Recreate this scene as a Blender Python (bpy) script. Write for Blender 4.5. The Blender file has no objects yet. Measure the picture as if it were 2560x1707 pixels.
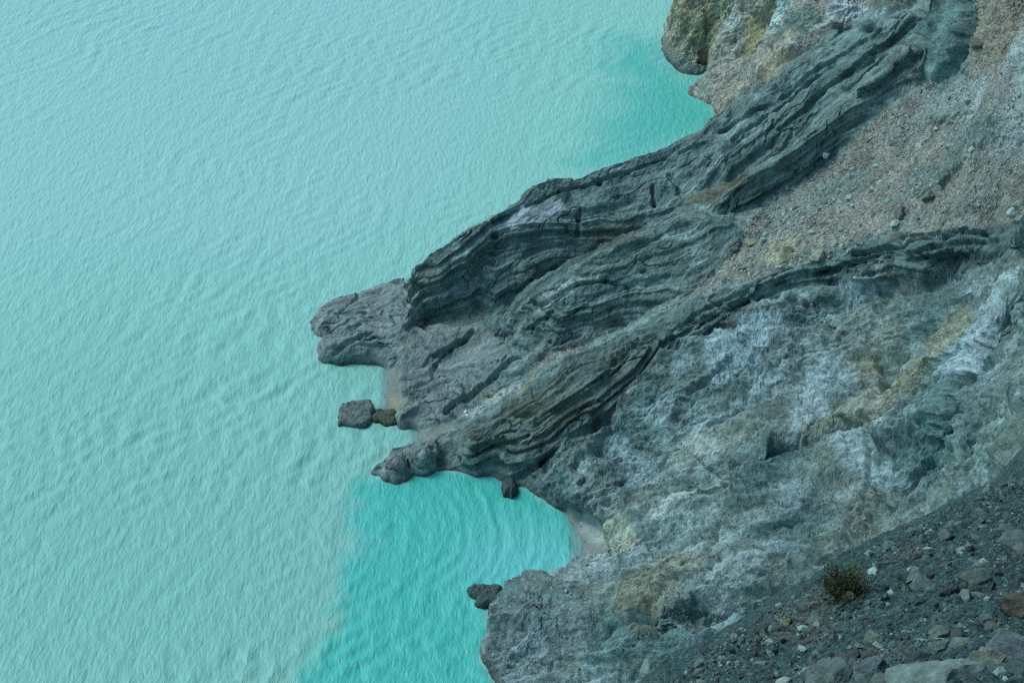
import bpy, math, random, time
import numpy as np
from mathutils import Vector
from mathutils.geometry import delaunay_2d_cdt
from concurrent.futures import ThreadPoolExecutor
T0 = time.time()
R = math.radians
scene = bpy.context.scene
col = scene.collection

# ------------------------------------------------------------------ camera
CAM_H, PITCH, HFOV = 150.0, R(34), R(34)
cd = bpy.data.cameras.new('camera'); cam = bpy.data.objects.new('camera', cd); col.objects.link(cam)
cam.location = (0, 0, CAM_H); cam.rotation_euler = (R(90) - PITCH, 0, 0)
cd.sensor_width = 36; cd.angle = HFOV; cd.clip_start = 0.5; cd.clip_end = 20000
scene.camera = cam
FPX = 1280 / math.tan(HFOV / 2)

# ------------------------------------------------------------------ sky, sun, exposure
SUN_EL, SUN_AZ = 50, -60           # degrees; azimuth from +Y towards +X
world = bpy.data.worlds.new('World'); scene.world = world; world.use_nodes = True
wn = world.node_tree; wn.nodes.clear()
sky = wn.nodes.new('ShaderNodeTexSky'); sky.sky_type = 'NISHITA'; sky.sun_disc = False
sky.sun_elevation = R(SUN_EL); sky.sun_rotation = R(SUN_AZ)
sky.air_density = 1.0; sky.dust_density = 5.0; sky.ozone_density = 1.5; sky.altitude = 2000
bg = wn.nodes.new('ShaderNodeBackground'); bg.inputs[1].default_value = 0.15
wo = wn.nodes.new('ShaderNodeOutputWorld')
wn.links.new(sky.outputs[0], bg.inputs[0]); wn.links.new(bg.outputs[0], wo.inputs[0])
ld = bpy.data.lights.new('sun', 'SUN'); ld.energy = 1.5; ld.angle = R(24); ld.color = (1.0, 0.97, 0.92)
sun = bpy.data.objects.new('sun', ld); col.objects.link(sun)
sd = Vector((math.sin(R(SUN_AZ)) * math.cos(R(SUN_EL)), math.cos(R(SUN_AZ)) * math.cos(R(SUN_EL)), math.sin(R(SUN_EL))))
sun.rotation_euler = sd.to_track_quat('Z', 'Y').to_euler()
scene.view_settings.view_transform = 'Standard'; scene.view_settings.look = 'None'
scene.view_settings.exposure = 0.5; scene.view_settings.gamma = 1.0
scene.render.engine = 'CYCLES'
scene.cycles.use_denoising = False; scene.cycles.pixel_filter_type = 'BLACKMAN_HARRIS'; scene.cycles.filter_width = 1.3
scene.cycles.max_bounces = 4; scene.cycles.diffuse_bounces = 3

# ------------------------------------------------------------------ measuring helpers
cp, sp = math.cos(PITCH), math.sin(PITCH)
def ray(px, py):
    x = (px - 1280) / FPX; y = (853.5 - py) / FPX
    return np.array([x, cp + y * sp, -sp + y * cp])
def W(px, py, z):
    d = ray(px, py); t = (z - CAM_H) / d[2]
    return (d[0] * t, d[1] * t, z)
def WD(px, py, t):
    d = ray(px, py) * t
    return (d[0], d[1], CAM_H + d[2])

# ------------------------------------------------------------------ noise
_rs = np.random.RandomState(7)
PERM = np.tile(_rs.permutation(256).astype(np.int32), 3)
_g = _rs.normal(size=(256, 3)); _g /= np.linalg.norm(_g, axis=1)[:, None]
GX, GY, GZ = [np.ascontiguousarray(_g[:, i]).astype(np.float32) for i in range(3)]
POOL = ThreadPoolExecutor(4)
def _pn(x, y, z):
    xi = np.floor(x); yi = np.floor(y); zi = np.floor(z)
    fx = x - xi; fy = y - yi; fz = z - zi
    xi = xi.astype(np.int32) & 255; yi = yi.astype(np.int32) & 255; zi = zi.astype(np.int32) & 255
    u = fx * fx * fx * (fx * (fx * 6 - 15) + 10); v = fy * fy * fy * (fy * (fy * 6 - 15) + 10); w = fz * fz * fz * (fz * (fz * 6 - 15) + 10)
    out = 0
    px = (PERM[xi], PERM[xi + 1])
    for dx in (0, 1):
        wx = u if dx else 1 - u
        for dy in (0, 1):
            wy = v if dy else 1 - v
            pxy = PERM[px[dx] + yi + dy]
            for dz in (0, 1):
                wz = w if dz else 1 - w
                h = PERM[pxy + zi + dz]
                out = out + wx * wy * wz * (GX[h] * (fx - dx) + GY[h] * (fy - dy) + GZ[h] * (fz - dz))
    return out * 1.6
def pn(x, y, z):
    x = np.asarray(x, np.float32); sh = x.shape
    x = x.ravel(); y = np.broadcast_to(np.asarray(y, np.float32), sh).ravel(); z = np.broadcast_to(np.asarray(z, np.float32), sh).ravel()
    n = len(x); out = np.empty(n, np.float32); C = 50000
    def job(i): out[i:i + C] = _pn(x[i:i + C], y[i:i + C], z[i:i + C])
    list(POOL.map(job, range(0, n, C)))
    return out.reshape(sh)
def fbm(x, y, z, scale, octv=3, gain=0.5, seed=0.0, ridged=False):
    s = 1.0 / scale; a = 1.0; tot = 0; norm = 0
    for i in range(octv):
        n = pn(x * s + seed, y * s + seed * 1.7, z * s + seed * 2.3 + i * 7.1)
        if ridged: n = 1 - 2 * np.abs(n) * 1.3
        tot = tot + a * n; norm += a; a *= gain; s *= 2.03
    return tot / norm
def sstep(a, b, x):
    t = np.clip((x - a) / (b - a), 0, 1); return t * t * (3 - 2 * t)
BED = _rs.uniform(-1, 1, 4096).astype(np.float32)
def bed(s, seed=0, sharp=0.72):
    s = s + 1000.0 + seed * 37.7; i = np.floor(s); f = s - i; i = i.astype(np.int32) & 4095
    t = sstep(sharp, 1.0, f)
    return BED[i] * (1 - t) + BED[(i + 1) & 4095] * t + 0.25 * (0.5 - f) * (1 - t)

# ------------------------------------------------------------------ mesh helpers
def grid_mesh(name, V, faces, mat, cols=None, attrs=None, smooth=True, grain=None):
    used = np.zeros(len(V), bool); used[faces.ravel()] = True
    remap = np.cumsum(used) - 1; V2 = V[used]; F = remap[faces].astype(np.int32)
    k = F.shape[1]
    me = bpy.data.meshes.new(name); me.vertices.add(len(V2)); me.vertices.foreach_set('co', V2.astype(np.float32).ravel())
    me.loops.add(F.size); me.loops.foreach_set('vertex_index', F.ravel())
    me.polygons.add(len(F)); me.polygons.foreach_set('loop_start', np.arange(0, F.size, k, dtype=np.int32))
    me.polygons.foreach_set('loop_total', np.full(len(F), k, np.int32))
    me.update(calc_edges=True)
    me.polygons.foreach_set('use_smooth', np.full(len(F), smooth, bool))
    if cols is not None:
        a = me.color_attributes.new('albedo', 'FLOAT_COLOR', 'POINT')
        c = np.ones((len(V2), 4), np.float32); c[:, :3] = cols[used]; a.data.foreach_set('color', c.ravel())
    if grain is not None:
        a = me.attributes.new('grain', 'FLOAT_VECTOR', 'POINT'); a.data.foreach_set('vector', grain[used].astype(np.float32).ravel())
    for an, av in (attrs or {}).items():
        a = me.attributes.new(an, 'FLOAT', 'POINT'); a.data.foreach_set('value', av[used].astype(np.float32))
    me.materials.append(mat)
    o = bpy.data.objects.new(name, me); col.objects.link(o)
    return o
def tag(o, label=None, cat=None, group=None, kind=None):
    if label: o['label'] = label
    if cat: o['category'] = cat
    if group: o['group'] = group
    if kind: o['kind'] = kind
    return o

# ------------------------------------------------------------------ materials
def mat_new(name):
    m = bpy.data.materials.new(name); m.use_nodes = True; nt = m.node_tree
    return m, nt, nt.nodes['Principled BSDF']
def rock_material(name, attr=True, base=(0.2, 0.2, 0.2), fine=2.2, contrast=0.5, bump=0.35, speck=0.25, rough=0.9, stretch=None, grain=False, peb=0.0, pebs=3.0):
    m, nt, b = mat_new(name); N = nt.nodes; L = nt.links
    tc = N.new('ShaderNodeTexCoord'); mp = N.new('ShaderNodeMapping'); L.new(tc.outputs['Object'], mp.inputs[0])
    if stretch: mp.inputs['Rotation'].default_value = stretch[0]; mp.inputs['Scale'].default_value = stretch[1]
    n1 = N.new('ShaderNodeTexNoise'); n1.inputs['Scale'].default_value = fine; n1.inputs['Detail'].default_value = 8; n1.inputs['Roughness'].default_value = 0.72
    n2 = N.new('ShaderNodeTexNoise'); n2.inputs['Scale'].default_value = fine * 4.5; n2.inputs['Detail'].default_value = 4; n2.inputs['Roughness'].default_value = 0.7
    if grain:
        ga = N.new('ShaderNodeAttribute'); ga.attribute_name = 'grain'; L.new(ga.outputs['Vector'], n1.inputs['Vector'])
    else: L.new(mp.outputs[0], n1.inputs['Vector'])
    L.new(tc.outputs['Object'], n2.inputs['Vector'])
    mr = N.new('ShaderNodeMapRange'); mr.inputs['From Min'].default_value = 0.3; mr.inputs['From Max'].default_value = 0.7
    mr.inputs['To Min'].default_value = 1 - contrast; mr.inputs['To Max'].default_value = 1 + contrast
    L.new(n1.outputs[0], mr.inputs[0])
    mr2 = N.new('ShaderNodeMapRange'); mr2.inputs['From Min'].default_value = 0.5; mr2.inputs['From Max'].default_value = 0.72
    mr2.inputs['To Min'].default_value = 1 - speck * 0.5; mr2.inputs['To Max'].default_value = 1 + speck * 2
    L.new(n2.outputs[0], mr2.inputs[0])
    mu = N.new('ShaderNodeMath'); mu.operation = 'MULTIPLY'; L.new(mr.outputs[0], mu.inputs[0]); L.new(mr2.outputs[0], mu.inputs[1])
    vm = N.new('ShaderNodeVectorMath'); vm.operation = 'SCALE'; L.new(mu.outputs[0], vm.inputs['Scale'])
    if attr:
        at = N.new('ShaderNodeAttribute'); at.attribute_name = 'albedo'; L.new(at.outputs['Color'], vm.inputs[0])
    else:
        vm.inputs[0].default_value = base
        oi = N.new('ShaderNodeObjectInfo'); mo = N.new('ShaderNodeMapRange'); mo.inputs['To Min'].default_value = 0.72; mo.inputs['To Max'].default_value = 1.3
        L.new(oi.outputs['Random'], mo.inputs[0]); m2 = N.new('ShaderNodeMath'); m2.operation = 'MULTIPLY'
        L.new(mu.outputs[0], m2.inputs[0]); L.new(mo.outputs[0], m2.inputs[1]); L.new(m2.outputs[0], vm.inputs['Scale'])
    L.new(vm.outputs[0], b.inputs['Base Color'])
    b.inputs['Roughness'].default_value = rough; b.inputs['Specular IOR Level'].default_value = 0.1
    ad = N.new('ShaderNodeMath'); ad.operation = 'MULTIPLY_ADD'; ad.inputs[1].default_value = 0.35
    L.new(n2.outputs[0], ad.inputs[0]); L.new(n1.outputs[0], ad.inputs[2])
    if peb:
        vo = N.new('ShaderNodeTexVoronoi'); vo.inputs['Scale'].default_value = pebs; vo.inputs['Detail'].default_value = 1.5; vo.inputs['Lacunarity'].default_value = 2.3; L.new(tc.outputs['Object'], vo.inputs['Vector'])
        a2 = N.new('ShaderNodeMath'); a2.operation = 'MULTIPLY_ADD'; a2.inputs[1].default_value = -peb; L.new(vo.outputs['Distance'], a2.inputs[0]); L.new(ad.outputs[0], a2.inputs[2]); ad = a2
        # every pebble its own shade
        sc_ = N.new('ShaderNodeSeparateColor'); L.new(vo.outputs['Color'], sc_.inputs[0]); m3 = N.new('ShaderNodeMapRange'); m3.inputs['To Min'].default_value = .6; m3.inputs['To Max'].default_value = 1.45
        L.new(sc_.outputs[0], m3.inputs[0]); m4 = N.new('ShaderNodeMath'); m4.operation = 'MULTIPLY'; L.new(m3.outputs[0], m4.inputs[0])
        src = vm.inputs['Scale'].links[0].from_socket; L.new(src, m4.inputs[1]); L.new(m4.outputs[0], vm.inputs['Scale'])
    bp = N.new('ShaderNodeBump'); bp.inputs['Strength'].default_value = 0.9; bp.inputs['Distance'].default_value = bump
    L.new(ad.outputs[0], bp.inputs['Height']); L.new(bp.outputs[0], b.inputs['Normal'])
    return m

# ------------------------------------------------------------------ terrain control lines: (px, py, z)
A_crest = [(1028,686,9.5),(1034,676,11.3),(1070,640,13.6),(1140,590,16.5),(1220,547,18.5),(1300,503,20.5),(1340,460,22),(1370,449,22.5),(1430,447,22.3),(1500,425,23.2),(1560,399,24),(1640,380,24.8),(1720,340,26.5),(1800,296,28.5),(1829,261,30),(1906,229,32.5),(1975,163,36),(2049,118,39),(2171,53,44),(2253,33,47),(2375,0,52),(2460,-90,58)]
A_brow = [(1042,722,9.0),(1090,668,12.7),(1160,620,15.2),(1237,584,16.3),(1330,562,17.5),(1420,535,18.9),(1500,503,20.2),(1572,470,21.4),(1662,425,22.8),(1776,385,25.2),(1860,340,28),(1960,290,31.2),(2060,215,35.5),(2180,150,40.5),(2290,80,46),(2370,30,49.5)]
A_base = [(1016,704,3.2),(1023,740,3.3),(1034,782,3.4),(1060,808,3),(1110,800,4),(1180,790,5),(1240,780,6.5),(1300,735,8.5),(1400,672,11),(1500,622,14),(1600,580,16.5),(1680,535,19),(1706,506,20.3),(1850,440,23.5),(1947,396,26.5),(2010,330,30),(2082,265,34),(2180,190,38.5),(2260,120,43),(2350,60,47)]
A2_crest = [(1763,520,21.8),(1850,462,26),(1930,410,29.5),(2008,352,33),(2070,300,36),(2130,250,39),(2180,205,42),(2253,145,45.5)]
A2_base = [(1790,540,21),(1830,535,21.3),(1902,514,22.8),(2008,453,27),(2080,400,30),(2143,335,34.5),(2204,277,38.5),(2270,245,41.3),(2300,200,44)]
B_crest = [(1250,812,6),(1290,775,9.5),(1360,722,13),(1450,665,16.5),(1540,618,19),(1640,585,20.7),(1700,557,22.3),(1760,550,23),(1820,550,24)]
B_brow = [(1252,850,4.8),(1300,805,8),(1348,772,10.6),(1437,715,14.5),(1511,705,15.4),(1600,690,16.4),(1680,670,17.8),(1735,646,19.2),(1817,615,21),(1848,575,23)]
B_base = [(1330,930,5),(1380,885,6.3),(1462,867,7),(1539,834,8.8),(1654,774,12.9),(1723,738,15.5),(1776,712,17),(1805,667,19),(1838,616,21.2),(1858,580,23)]
C_crest = [(1095,1095,1.8),(1150,1065,3.5),(1200,1040,5),(1260,1010,6.5),(1310,975,7.5),(1370,920,9),(1430,890,9.8),(1470,873,10.5),(1539,838,11.9),(1588,812,13.2),(1662,779,15),(1735,755,17),(1817,728,19),(1902,700,21.7),(2008,664,25),(2100,640,27.7),(2151,622,29.3),(2253,585,32.8),(2375,562,37),(2480,552,40.5),(2560,546,44),(2700,500,50)]
C_brow = [(1180,1110,4.5),(1260,1080,6.3),(1350,1040,8.3),(1430,990,10),(1500,935,12),(1600,880,13.7),(1700,830,14.9),(1800,785,16.9),(1900,745,19.6),(2000,712,22.6),(2120,672,26.8),(2240,636,31),(2340,638,34.3),(2450,635,37.7),(2560,610,42.6)]
C_base = [(1340,1195,2),(1400,1140,4),(1480,1080,6),(1545,1010,8.1),(1600,950,10.3),(1700,885,12.5),(1804,822,15.0),(1900,779,17),(1988,748,19.7),(2100,723,23.2),(2233,705,27.4),(2335,708,30.5),(2450,694,35.3),(2560,654,41),(2700,610,50)]
wall_base = [(2330,195,45),(2420,190,49),(2500,178,52),(2560,170,55),(2700,165,62)]
wall_top = [(2440,-20,57.5),(2500,-10,60.5),(2600,-20,66.5),(2750,-60,76)]
P2_crest = [(1000,1042,1.7),(1050,1012,2.4),(1120,965,3.3),(1200,915,4),(1260,885,4.6)]
P2_low = [(1040,1067,1.3),(1088,1050,1.5),(1120,1024,2),(1190,980,3.2),(1271,925,4.4)]
gul = [(1060,1092,.5),(1149,1046,1.4),(1220,1008,2.8),(1284,968,4.2)]
P1_front = [(803,890,1.4),(860,903,1.6),(930,896,1.9),(1040,906,2.1),(1090,893,2.4),(1140,868,3.2)]
P1_foot = [(985,930,.6),(1060,935,.9),(1100,917,1.3),(1160,882,2.5)]
spur = [(2540,765,47),(2480,860,42.3),(2420,960,38.5),(2380,1050,36),(2330,1140,33)]
spur_gully = [(2575,880,44),(2505,980,37),(2465,1060,35),(2425,1150,34),(2380,1250,33)]
ledge = [(1470,1410,2),(1560,1355,5.2),(1640,1310,8),(1712,1279,10.3),(1810,1270,13),(1847,1234,14.7),(1900,1185,17)]
spur2 = [(2120,1005,23.5),(2060,1070,22.5),(1960,1120,20.5),(1900,1150,19)]
E_mid = [(1684,80,4),(1700,45,8),(1750,60,8.3),(1800,100,7.2),(1850,150,6.6),(1835,205,3.2)]
E_top = [(1704,-5,11.5),(1760,-10,13),(1850,0,14.8),(1900,60,12.8),(1950,105,13.5)]
low_brow = [(1560,1612,13),(1660,1594,15.3),(1760,1570,17.7),(1850,1545,20.5)]
low_foot = [(1570,1690,7.5),(1680,1684,9.5),(1780,1655,12.5),(1865,1602,17)]
lines = [low_brow, low_foot, A_crest, A_brow, A_base, A2_crest, A2_base, B_crest, B_brow, B_base, C_crest, C_brow, C_base, wall_base, wall_top, P2_crest, P2_low, gul,
         P1_front, P1_foot, spur, spur_gully, ledge, spur2, E_mid, E_top]
pts = [(800,812,1.5),(850,782,2.3),(900,785,2.9),(960,742,3.1),(1000,722,3.3),(830,872,1.9),(900,855,2.6),(990,848,3.1),(1080,852,3.4),(1150,840,3.9),
       (985,965,.5),(988,1005,.45),(1000,1158,1.9),(955,1180,1.2),(1060,1145,2.5),(1100,1160,1.8),(1160,1160,2.6),(1230,1150,3.2),(1330,1125,4.6),(1440,1060,6.4),(1280,1190,1.2),
       (1500,1340,.9),(1470,1300,.8),(1480,1385,1.0),(1440,1250,2.2),(1390,1215,2.3),(1500,1220,4),(1500,1500,4.8),(1420,1480,3),(1400,1560,4),(1500,1600,6.5),(1400,1690,4.2),(1500,1700,7.5),(1290,1540,2.2),(1300,1620,2.5),(1310,1700,2.2),
       (1600,1100,8),(1600,1200,6.3),(1600,1440,8),(1600,1560,11.5),(1750,960,13),(1750,1060,12),(1750,1160,10.8),(1750,1380,12),(1750,1500,14),(1860,900,16.2),
       (2000,820,20),(2000,900,19.8),(2000,1000,19.3),(2000,1200,20),(2000,1350,21.5),(2000,1500,24),(2100,800,22.3),(2200,780,27.0),(2233,900,27.0),(2233,1000,26.6),(2233,1120,26.4),(2233,1250,28.2),(2240,1400,31),
       (2350,790,31.5),(2330,900,31.6),(2280,1020,30),(2500,1160,42),(2460,1240,40.5),(2420,1350,41),(2450,1500,47),(2560,1000,48),(2560,1120,51),(2560,1300,55),(2560,1600,64),
       (2640,760,54),(2700,950,62),(2800,1300,76),(1850,620,20.8),(1950,580,24.2),(2100,500,29.5),(2200,420,34),(2300,350,39),(2350,450,39.2),(2450,280,46.5),(2560,380,50),(2700,330,60),(2400,130,50),(2350,120,47.5),
       (2000,0,21),(2050,60,22),(2150,0,28),(2210,-40,33),(1760,-120,22),(1900,-120,26),(2100,-120,38),(2300,-80,46),(2000,1700,30),(1750,1850,20),(1500,1900,12),(2250,1700,44)]
shore_a = [(1760,-200),(1712,-60),(1698,0),(1694,40),(1690,62),(1664,92),(1655,112),(1662,138),(1682,166),(1704,182),(1740,190),(1757,184),(1762,160),(1768,184),(1745,205),(1724,228),(1724,240),(1760,250),(1782,266),(1794,286)]
back = []
for (px, py, z) in A_crest[2:14][::-1]:
    w = W(px, py, z); back.append((w[0] - 0.32 * z, w[1] + 0.75 * z))
shore_b = [(1014,693),(982,699),(933,727),(896,737),(863,737),(835,748),(806,768),(786,795),(773,807),(778,823),(788,837),(808,844),(794,860),(792,874),(798,901),(822,909),(855,916),(888,910),(929,910),(961,919),(971,938),(969,970),(961,999),(955,1019),(982,1029),(986,1052),(1002,1072),(1035,1074),(1047,1080),(1052,1097),(1051,1113),(1018,1121),(982,1125),(971,1141),(978,1154),(953,1164),(928,1176),(928,1184),(953,1195),(986,1208),(1014,1203),(1026,1192),(1075,1182),(1092,1175),(1128,1178),(1182,1188),(1222,1190),(1263,1203),(1288,1213),(1329,1228),(1370,1256),(1414,1276),(1427,1300),(1441,1325),(1451,1361),(1453,1400),(1427,1422),(1361,1463),(1304,1483),(1255,1500),(1222,1520),(1218,1545),(1235,1569),(1227,1602),(1206,1622),(1206,1651),(1222,1679),(1239,1707),(1265,1770)]
shoreW = [W(x, y, 0)[:2] for x, y in shore_a] + back + [W(x, y, 0)[:2] for x, y in shore_b] + [(-8, 122), (-25, 112), (-60, 100), (-140, 60), (-260, -40)]
def jag(poly, amp, n=3, seed=3):
    rs = np.random.RandomState(seed); out = []
    for a, b in zip(poly[:-1], poly[1:]):
        a = np.array(a); b = np.array(b); L = np.linalg.norm(b - a); out.append(tuple(a))
        if L > 1.2 and L < 14:
            k = min(n, int(L / 0.9)); nn = np.array([-(b - a)[1], (b - a)[0]]) / L
            for i in range(1, k + 1): out.append(tuple(a + (b - a) * i / (k + 1) + nn * rs.uniform(-1, 1) * amp * min(L, 4) / 4))
    out.append(tuple(poly[-1])); return out
shoreJ = jag(shoreW, 0.45)
far_pts = [(-260,-40,120),(0,-6,147.5),(40,0,150),(100,0,160),(400,-50,220),(500,300,200),(400,600,160),(120,620,60),(66,430,30),(-10,30,118),(10,60,76),(40,60,90),(80,60,118),(25,95,40),(50,95,66),(85,110,84),(5,110,18),(-20,60,70),(-60,40,80),
           (90,180,80),(120,250,92),(100,300,66),(150,150,130),(85,240,70),(75,270,48),(62,420,26),(110,380,55)]
verts2, zs, edges = [], [], []
def addv(x, y, z): verts2.append(Vector((x, y))); zs.append(z); return len(zs) - 1
prev = None
for x, y in shoreJ:
    i = addv(x, y, 0.0)
    if prev is not None: edges.append((prev, i))
    prev = i
for ln in lines:
    prev = None
    for p in ln:
        w = W(*p); i = addv(*w)
        if prev is not None: edges.append((prev, i))
        prev = i
for p in pts: addv(*W(*p))
for p in far_pts: addv(*p)
# valley behind the long ridge, towards the far cliff
for (px, py, z) in A_crest[14:]:
    w = W(px, py, z); addv(w[0] - 2, w[1] + 16, z - 17)
cv, ce, cf, ov, oe, of_ = delaunay_2d_cdt(verts2, edges, [], 0, 1e-4)
zv = np.zeros(len(cv)); Pall = np.array([tuple(v) for v in verts2]); Zall = np.array(zs)
for i, v in enumerate(cv):
    if len(ov[i]): zv[i] = zs[ov[i][0]]
    else:
        d = np.hypot(Pall[:, 0] - v[0], Pall[:, 1] - v[1]); k = np.argsort(d)[:3]; wgt = 1 / (d[k] + 1e-3); zv[i] = (Zall[k] * wgt).sum() / wgt.sum()

# ------------------------------------------------------------------ terrain grid (fine in the seen part, growing outside)
def axis(lo, hi, step, far_lo, far_hi, g=1.12):
    a = list(np.arange(lo, hi + 1e-6, step)); s = step
    while a[-1] < far_hi: s *= g; a.append(a[-1] + s)
    s = step; b = []; x = lo
    while x > far_lo: s *= g; x -= s; b.append(x)
    return np.array(b[::-1] + a)
STEP = 0.17
gx = axis(-29, 74, STEP, -250, 380); gy = axis(128, 262, STEP, -30, 560, 1.09)
gy = np.concatenate([gy[gy < 208], np.arange(208, 241, 0.12), gy[gy >= 241]])
# the far cliff stands beyond 262 m: keep a medium step there
gy = np.concatenate([gy[gy <= 262], np.arange(262.35, 345, 0.35), 345 + np.cumsum(0.4 * 1.12 ** np.arange(40))])
gy = gy[gy < 600]
NX, NY = len(gx), len(gy)
H = np.full((NY, NX), np.nan)
cvn = np.array([tuple(v) for v in cv])
for f in cf:
    a, b, c = cvn[f[0]], cvn[f[1]], cvn[f[2]]
    x0, x1 = np.searchsorted(gx, [min(a[0], b[0], c[0]), max(a[0], b[0], c[0])]); y0, y1 = np.searchsorted(gy, [min(a[1], b[1], c[1]), max(a[1], b[1], c[1])])
    x1 += 1; y1 += 1
    if x1 <= x0 or y1 <= y0: continue
    X, Y = np.meshgrid(gx[x0:x1], gy[y0:y1])
    if X.size == 0: continue
    den = (b[1] - c[1]) * (a[0] - c[0]) + (c[0] - b[0]) * (a[1] - c[1])
    if abs(den) < 1e-9: continue
    l1 = ((b[1] - c[1]) * (X - c[0]) + (c[0] - b[0]) * (Y - c[1])) / den
    l2 = ((c[1] - a[1]) * (X - c[0]) + (a[0] - c[0]) * (Y - c[1])) / den
    l3 = 1 - l1 - l2; m = (l1 >= -1e-6) & (l2 >= -1e-6) & (l3 >= -1e-6)
    sub = H[y0:y1, x0:x1]; sub[m] = (l1 * zv[f[0]] + l2 * zv[f[1]] + l3 * zv[f[2]])[m]
H[np.isnan(H)] = 0
GXX, GYY = np.meshgrid(gx, gy)

def inside(poly, X, Y):
    r = np.zeros(X.shape, bool); n = len(poly); j = n - 1
    for i in range(n):
        xi, yi = poly[i]; xj, yj = poly[j]
        if yi != yj:
            c = ((yi > Y) != (yj > Y)) & (X < (xj - xi) * (Y - yi) / (yj - yi) + xi); r ^= c
        j = i
    return r
def sdist(poly, X, Y, closed=True, maxd=8):
    """signed distance: positive inside"""
    P = np.array(poly); lo = P.min(0) - maxd; hi = P.max(0) + maxd
    out = np.full(X.shape, -float(maxd), np.float32)
    sel = (X > lo[0]) & (X < hi[0]) & (Y > lo[1]) & (Y < hi[1])
    x = X[sel].astype(np.float32); y = Y[sel].astype(np.float32)
    if len(x) == 0: return out
    C = 40000; res = np.empty(len(x), np.float32); n = len(poly)
    def job(i):
        xs = x[i:i + C]; ys = y[i:i + C]; d = np.full(len(xs), 1e9, np.float32)
        for k in range(n if closed else n - 1):
            ax, ay = poly[k]; bx, by = poly[(k + 1) % n]; ex, ey = bx - ax, by - ay; L = ex * ex + ey * ey + 1e-9
            t = np.clip(((xs - ax) * ex + (ys - ay) * ey) / L, 0, 1)
            d = np.minimum(d, (xs - ax - t * ex) ** 2 + (ys - ay - t * ey) ** 2)
        d = np.sqrt(d)
        if closed: d = np.where(inside(poly, xs, ys), d, -d)
        res[i:i + C] = d
    list(POOL.map(job, range(0, len(x), C)))
    out[sel] = res; return out
landpoly = shoreJ + [(-260, -300), (700, -300), (700, 900), (66, 900), (66, 430)]
landpoly = [tuple(p) for p in landpoly]
near = sdist(landpoly, GXX, GYY, True, 6)
big = inside(landpoly, GXX, GYY)
DS = np.where(np.abs(near) < 5.9, near, np.where(big, 8, -8))      # signed distance to the shoreline, clipped
sea = DS < 0
H[sea] = np.maximum(-3.5, DS[sea] * 1.3)
def blur(A, n):
    for _ in range(n):
        B = A.copy(); B[1:-1] = (A[:-2] + 2 * A[1:-1] + A[2:]) / 4; A = B
        B = A.copy(); B[:, 1:-1] = (A[:, :-2] + 2 * A[:, 1:-1] + A[:, 2:]) / 4; A = B
    return A
H = blur(H, 4)
print('base terrain', round(time.time() - T0, 1), NX, NY)

def hsample(x, y, A):
    i = np.clip(np.searchsorted(gx, x) - 1, 0, NX - 2); j = np.clip(np.searchsorted(gy, y) - 1, 0, NY - 2)
    u = np.clip((x - gx[i]) / (gx[i + 1] - gx[i]), 0, 1); v = np.clip((y - gy[j]) / (gy[j + 1] - gy[j]), 0, 1)
    return (A[j, i] * (1 - u) + A[j, i + 1] * u) * (1 - v) + (A[j + 1, i] * (1 - u) + A[j + 1, i + 1] * u) * v
def hit(pxpy, A=None):
    """where a measured sight line meets the ground: real ground points"""
    A = H if A is None else A
    P = np.array(pxpy, float); D = np.array([ray(*p) for p in P]); T = np.full(len(P), 150.0); done = np.zeros(len(P), bool)
    for _ in range(1400):
        T[~done] += 0.2
        z = CAM_H + D[:, 2] * T; h = np.maximum(hsample(D[:, 0] * T, D[:, 1] * T, A), 0)
        done |= z <= h
        if done.all(): break
    return np.stack([D[:, 0] * T, D[:, 1] * T, np.maximum(hsample(D[:, 0] * T, D[:, 1] * T, A), 0)], 1)
def gpoly(pp): return [tuple(p[:2]) for p in hit(pp)]

# ------------------------------------------------------------------ zones of the ground
Z_scree = gpoly([(1858,572),(1900,520),(2008,458),(2080,405),(2143,340),(2204,282),(2270,250),(2310,205),(2420,195),(2500,185),(2640,175),(2700,495),(2560,540),(2375,556),(2253,578),(2151,616),(2008,656),(1902,694),(1817,722),(1735,750),(1650,785),(1723,740),(1776,714),(1806,669)])
Z_tail = gpoly([(1290,985),(1340,930),(1400,905),(1470,866),(1530,838),(1480,845),(1430,868),(1370,885),(1330,925)])
Z_wall = gpoly([(2420,188),(2500,176),(2560,168),(2700,160),(2750,-60),(2600,-20),(2440,-20),(2415,60)])
Z_D = gpoly([(1345,1200),(1400,1145),(1480,1090),(1545,1020),(1600,960),(1700,890),(1804,826),(1900,781),(1988,747),(2100,722),(2233,703),(2335,708),(2450,696),(2560,656),(2700,650),(2800,1300),(2600,1706),(1800,1706),(1240,1706),(1206,1640),(1235,1569),(1222,1520),(1361,1463),(1455,1400),(1441,1325),(1414,1276),(1329,1228)]) 
Z_D = Z_D[:14] + [(150, 150), (150, 90), (0, 90), (-6, 130)] + Z_D[18:]
Z_E = gpoly([(1650,90),(1662,138),(1704,184),(1757,188),(1716,230),(1730,246),(1790,290),(1800,292),(1832,255),(1906,222),(1975,157),(2049,110),(2171,46),(2253,24),(2370,2)]) + [(75, 262), (90, 420), (20, 420)]
Z_P = gpoly([(1030,695),(900,730),(770,805),(790,905),(960,915),(975,1000),(990,1070),(1050,1075),(1055,1110),(960,1130),(925,1180),(990,1205),(1090,1170),(1130,1100),(1200,1000),(1290,920),(1250,850),(1230,800),(1150,810),(1060,815),(1030,780)])
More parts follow.
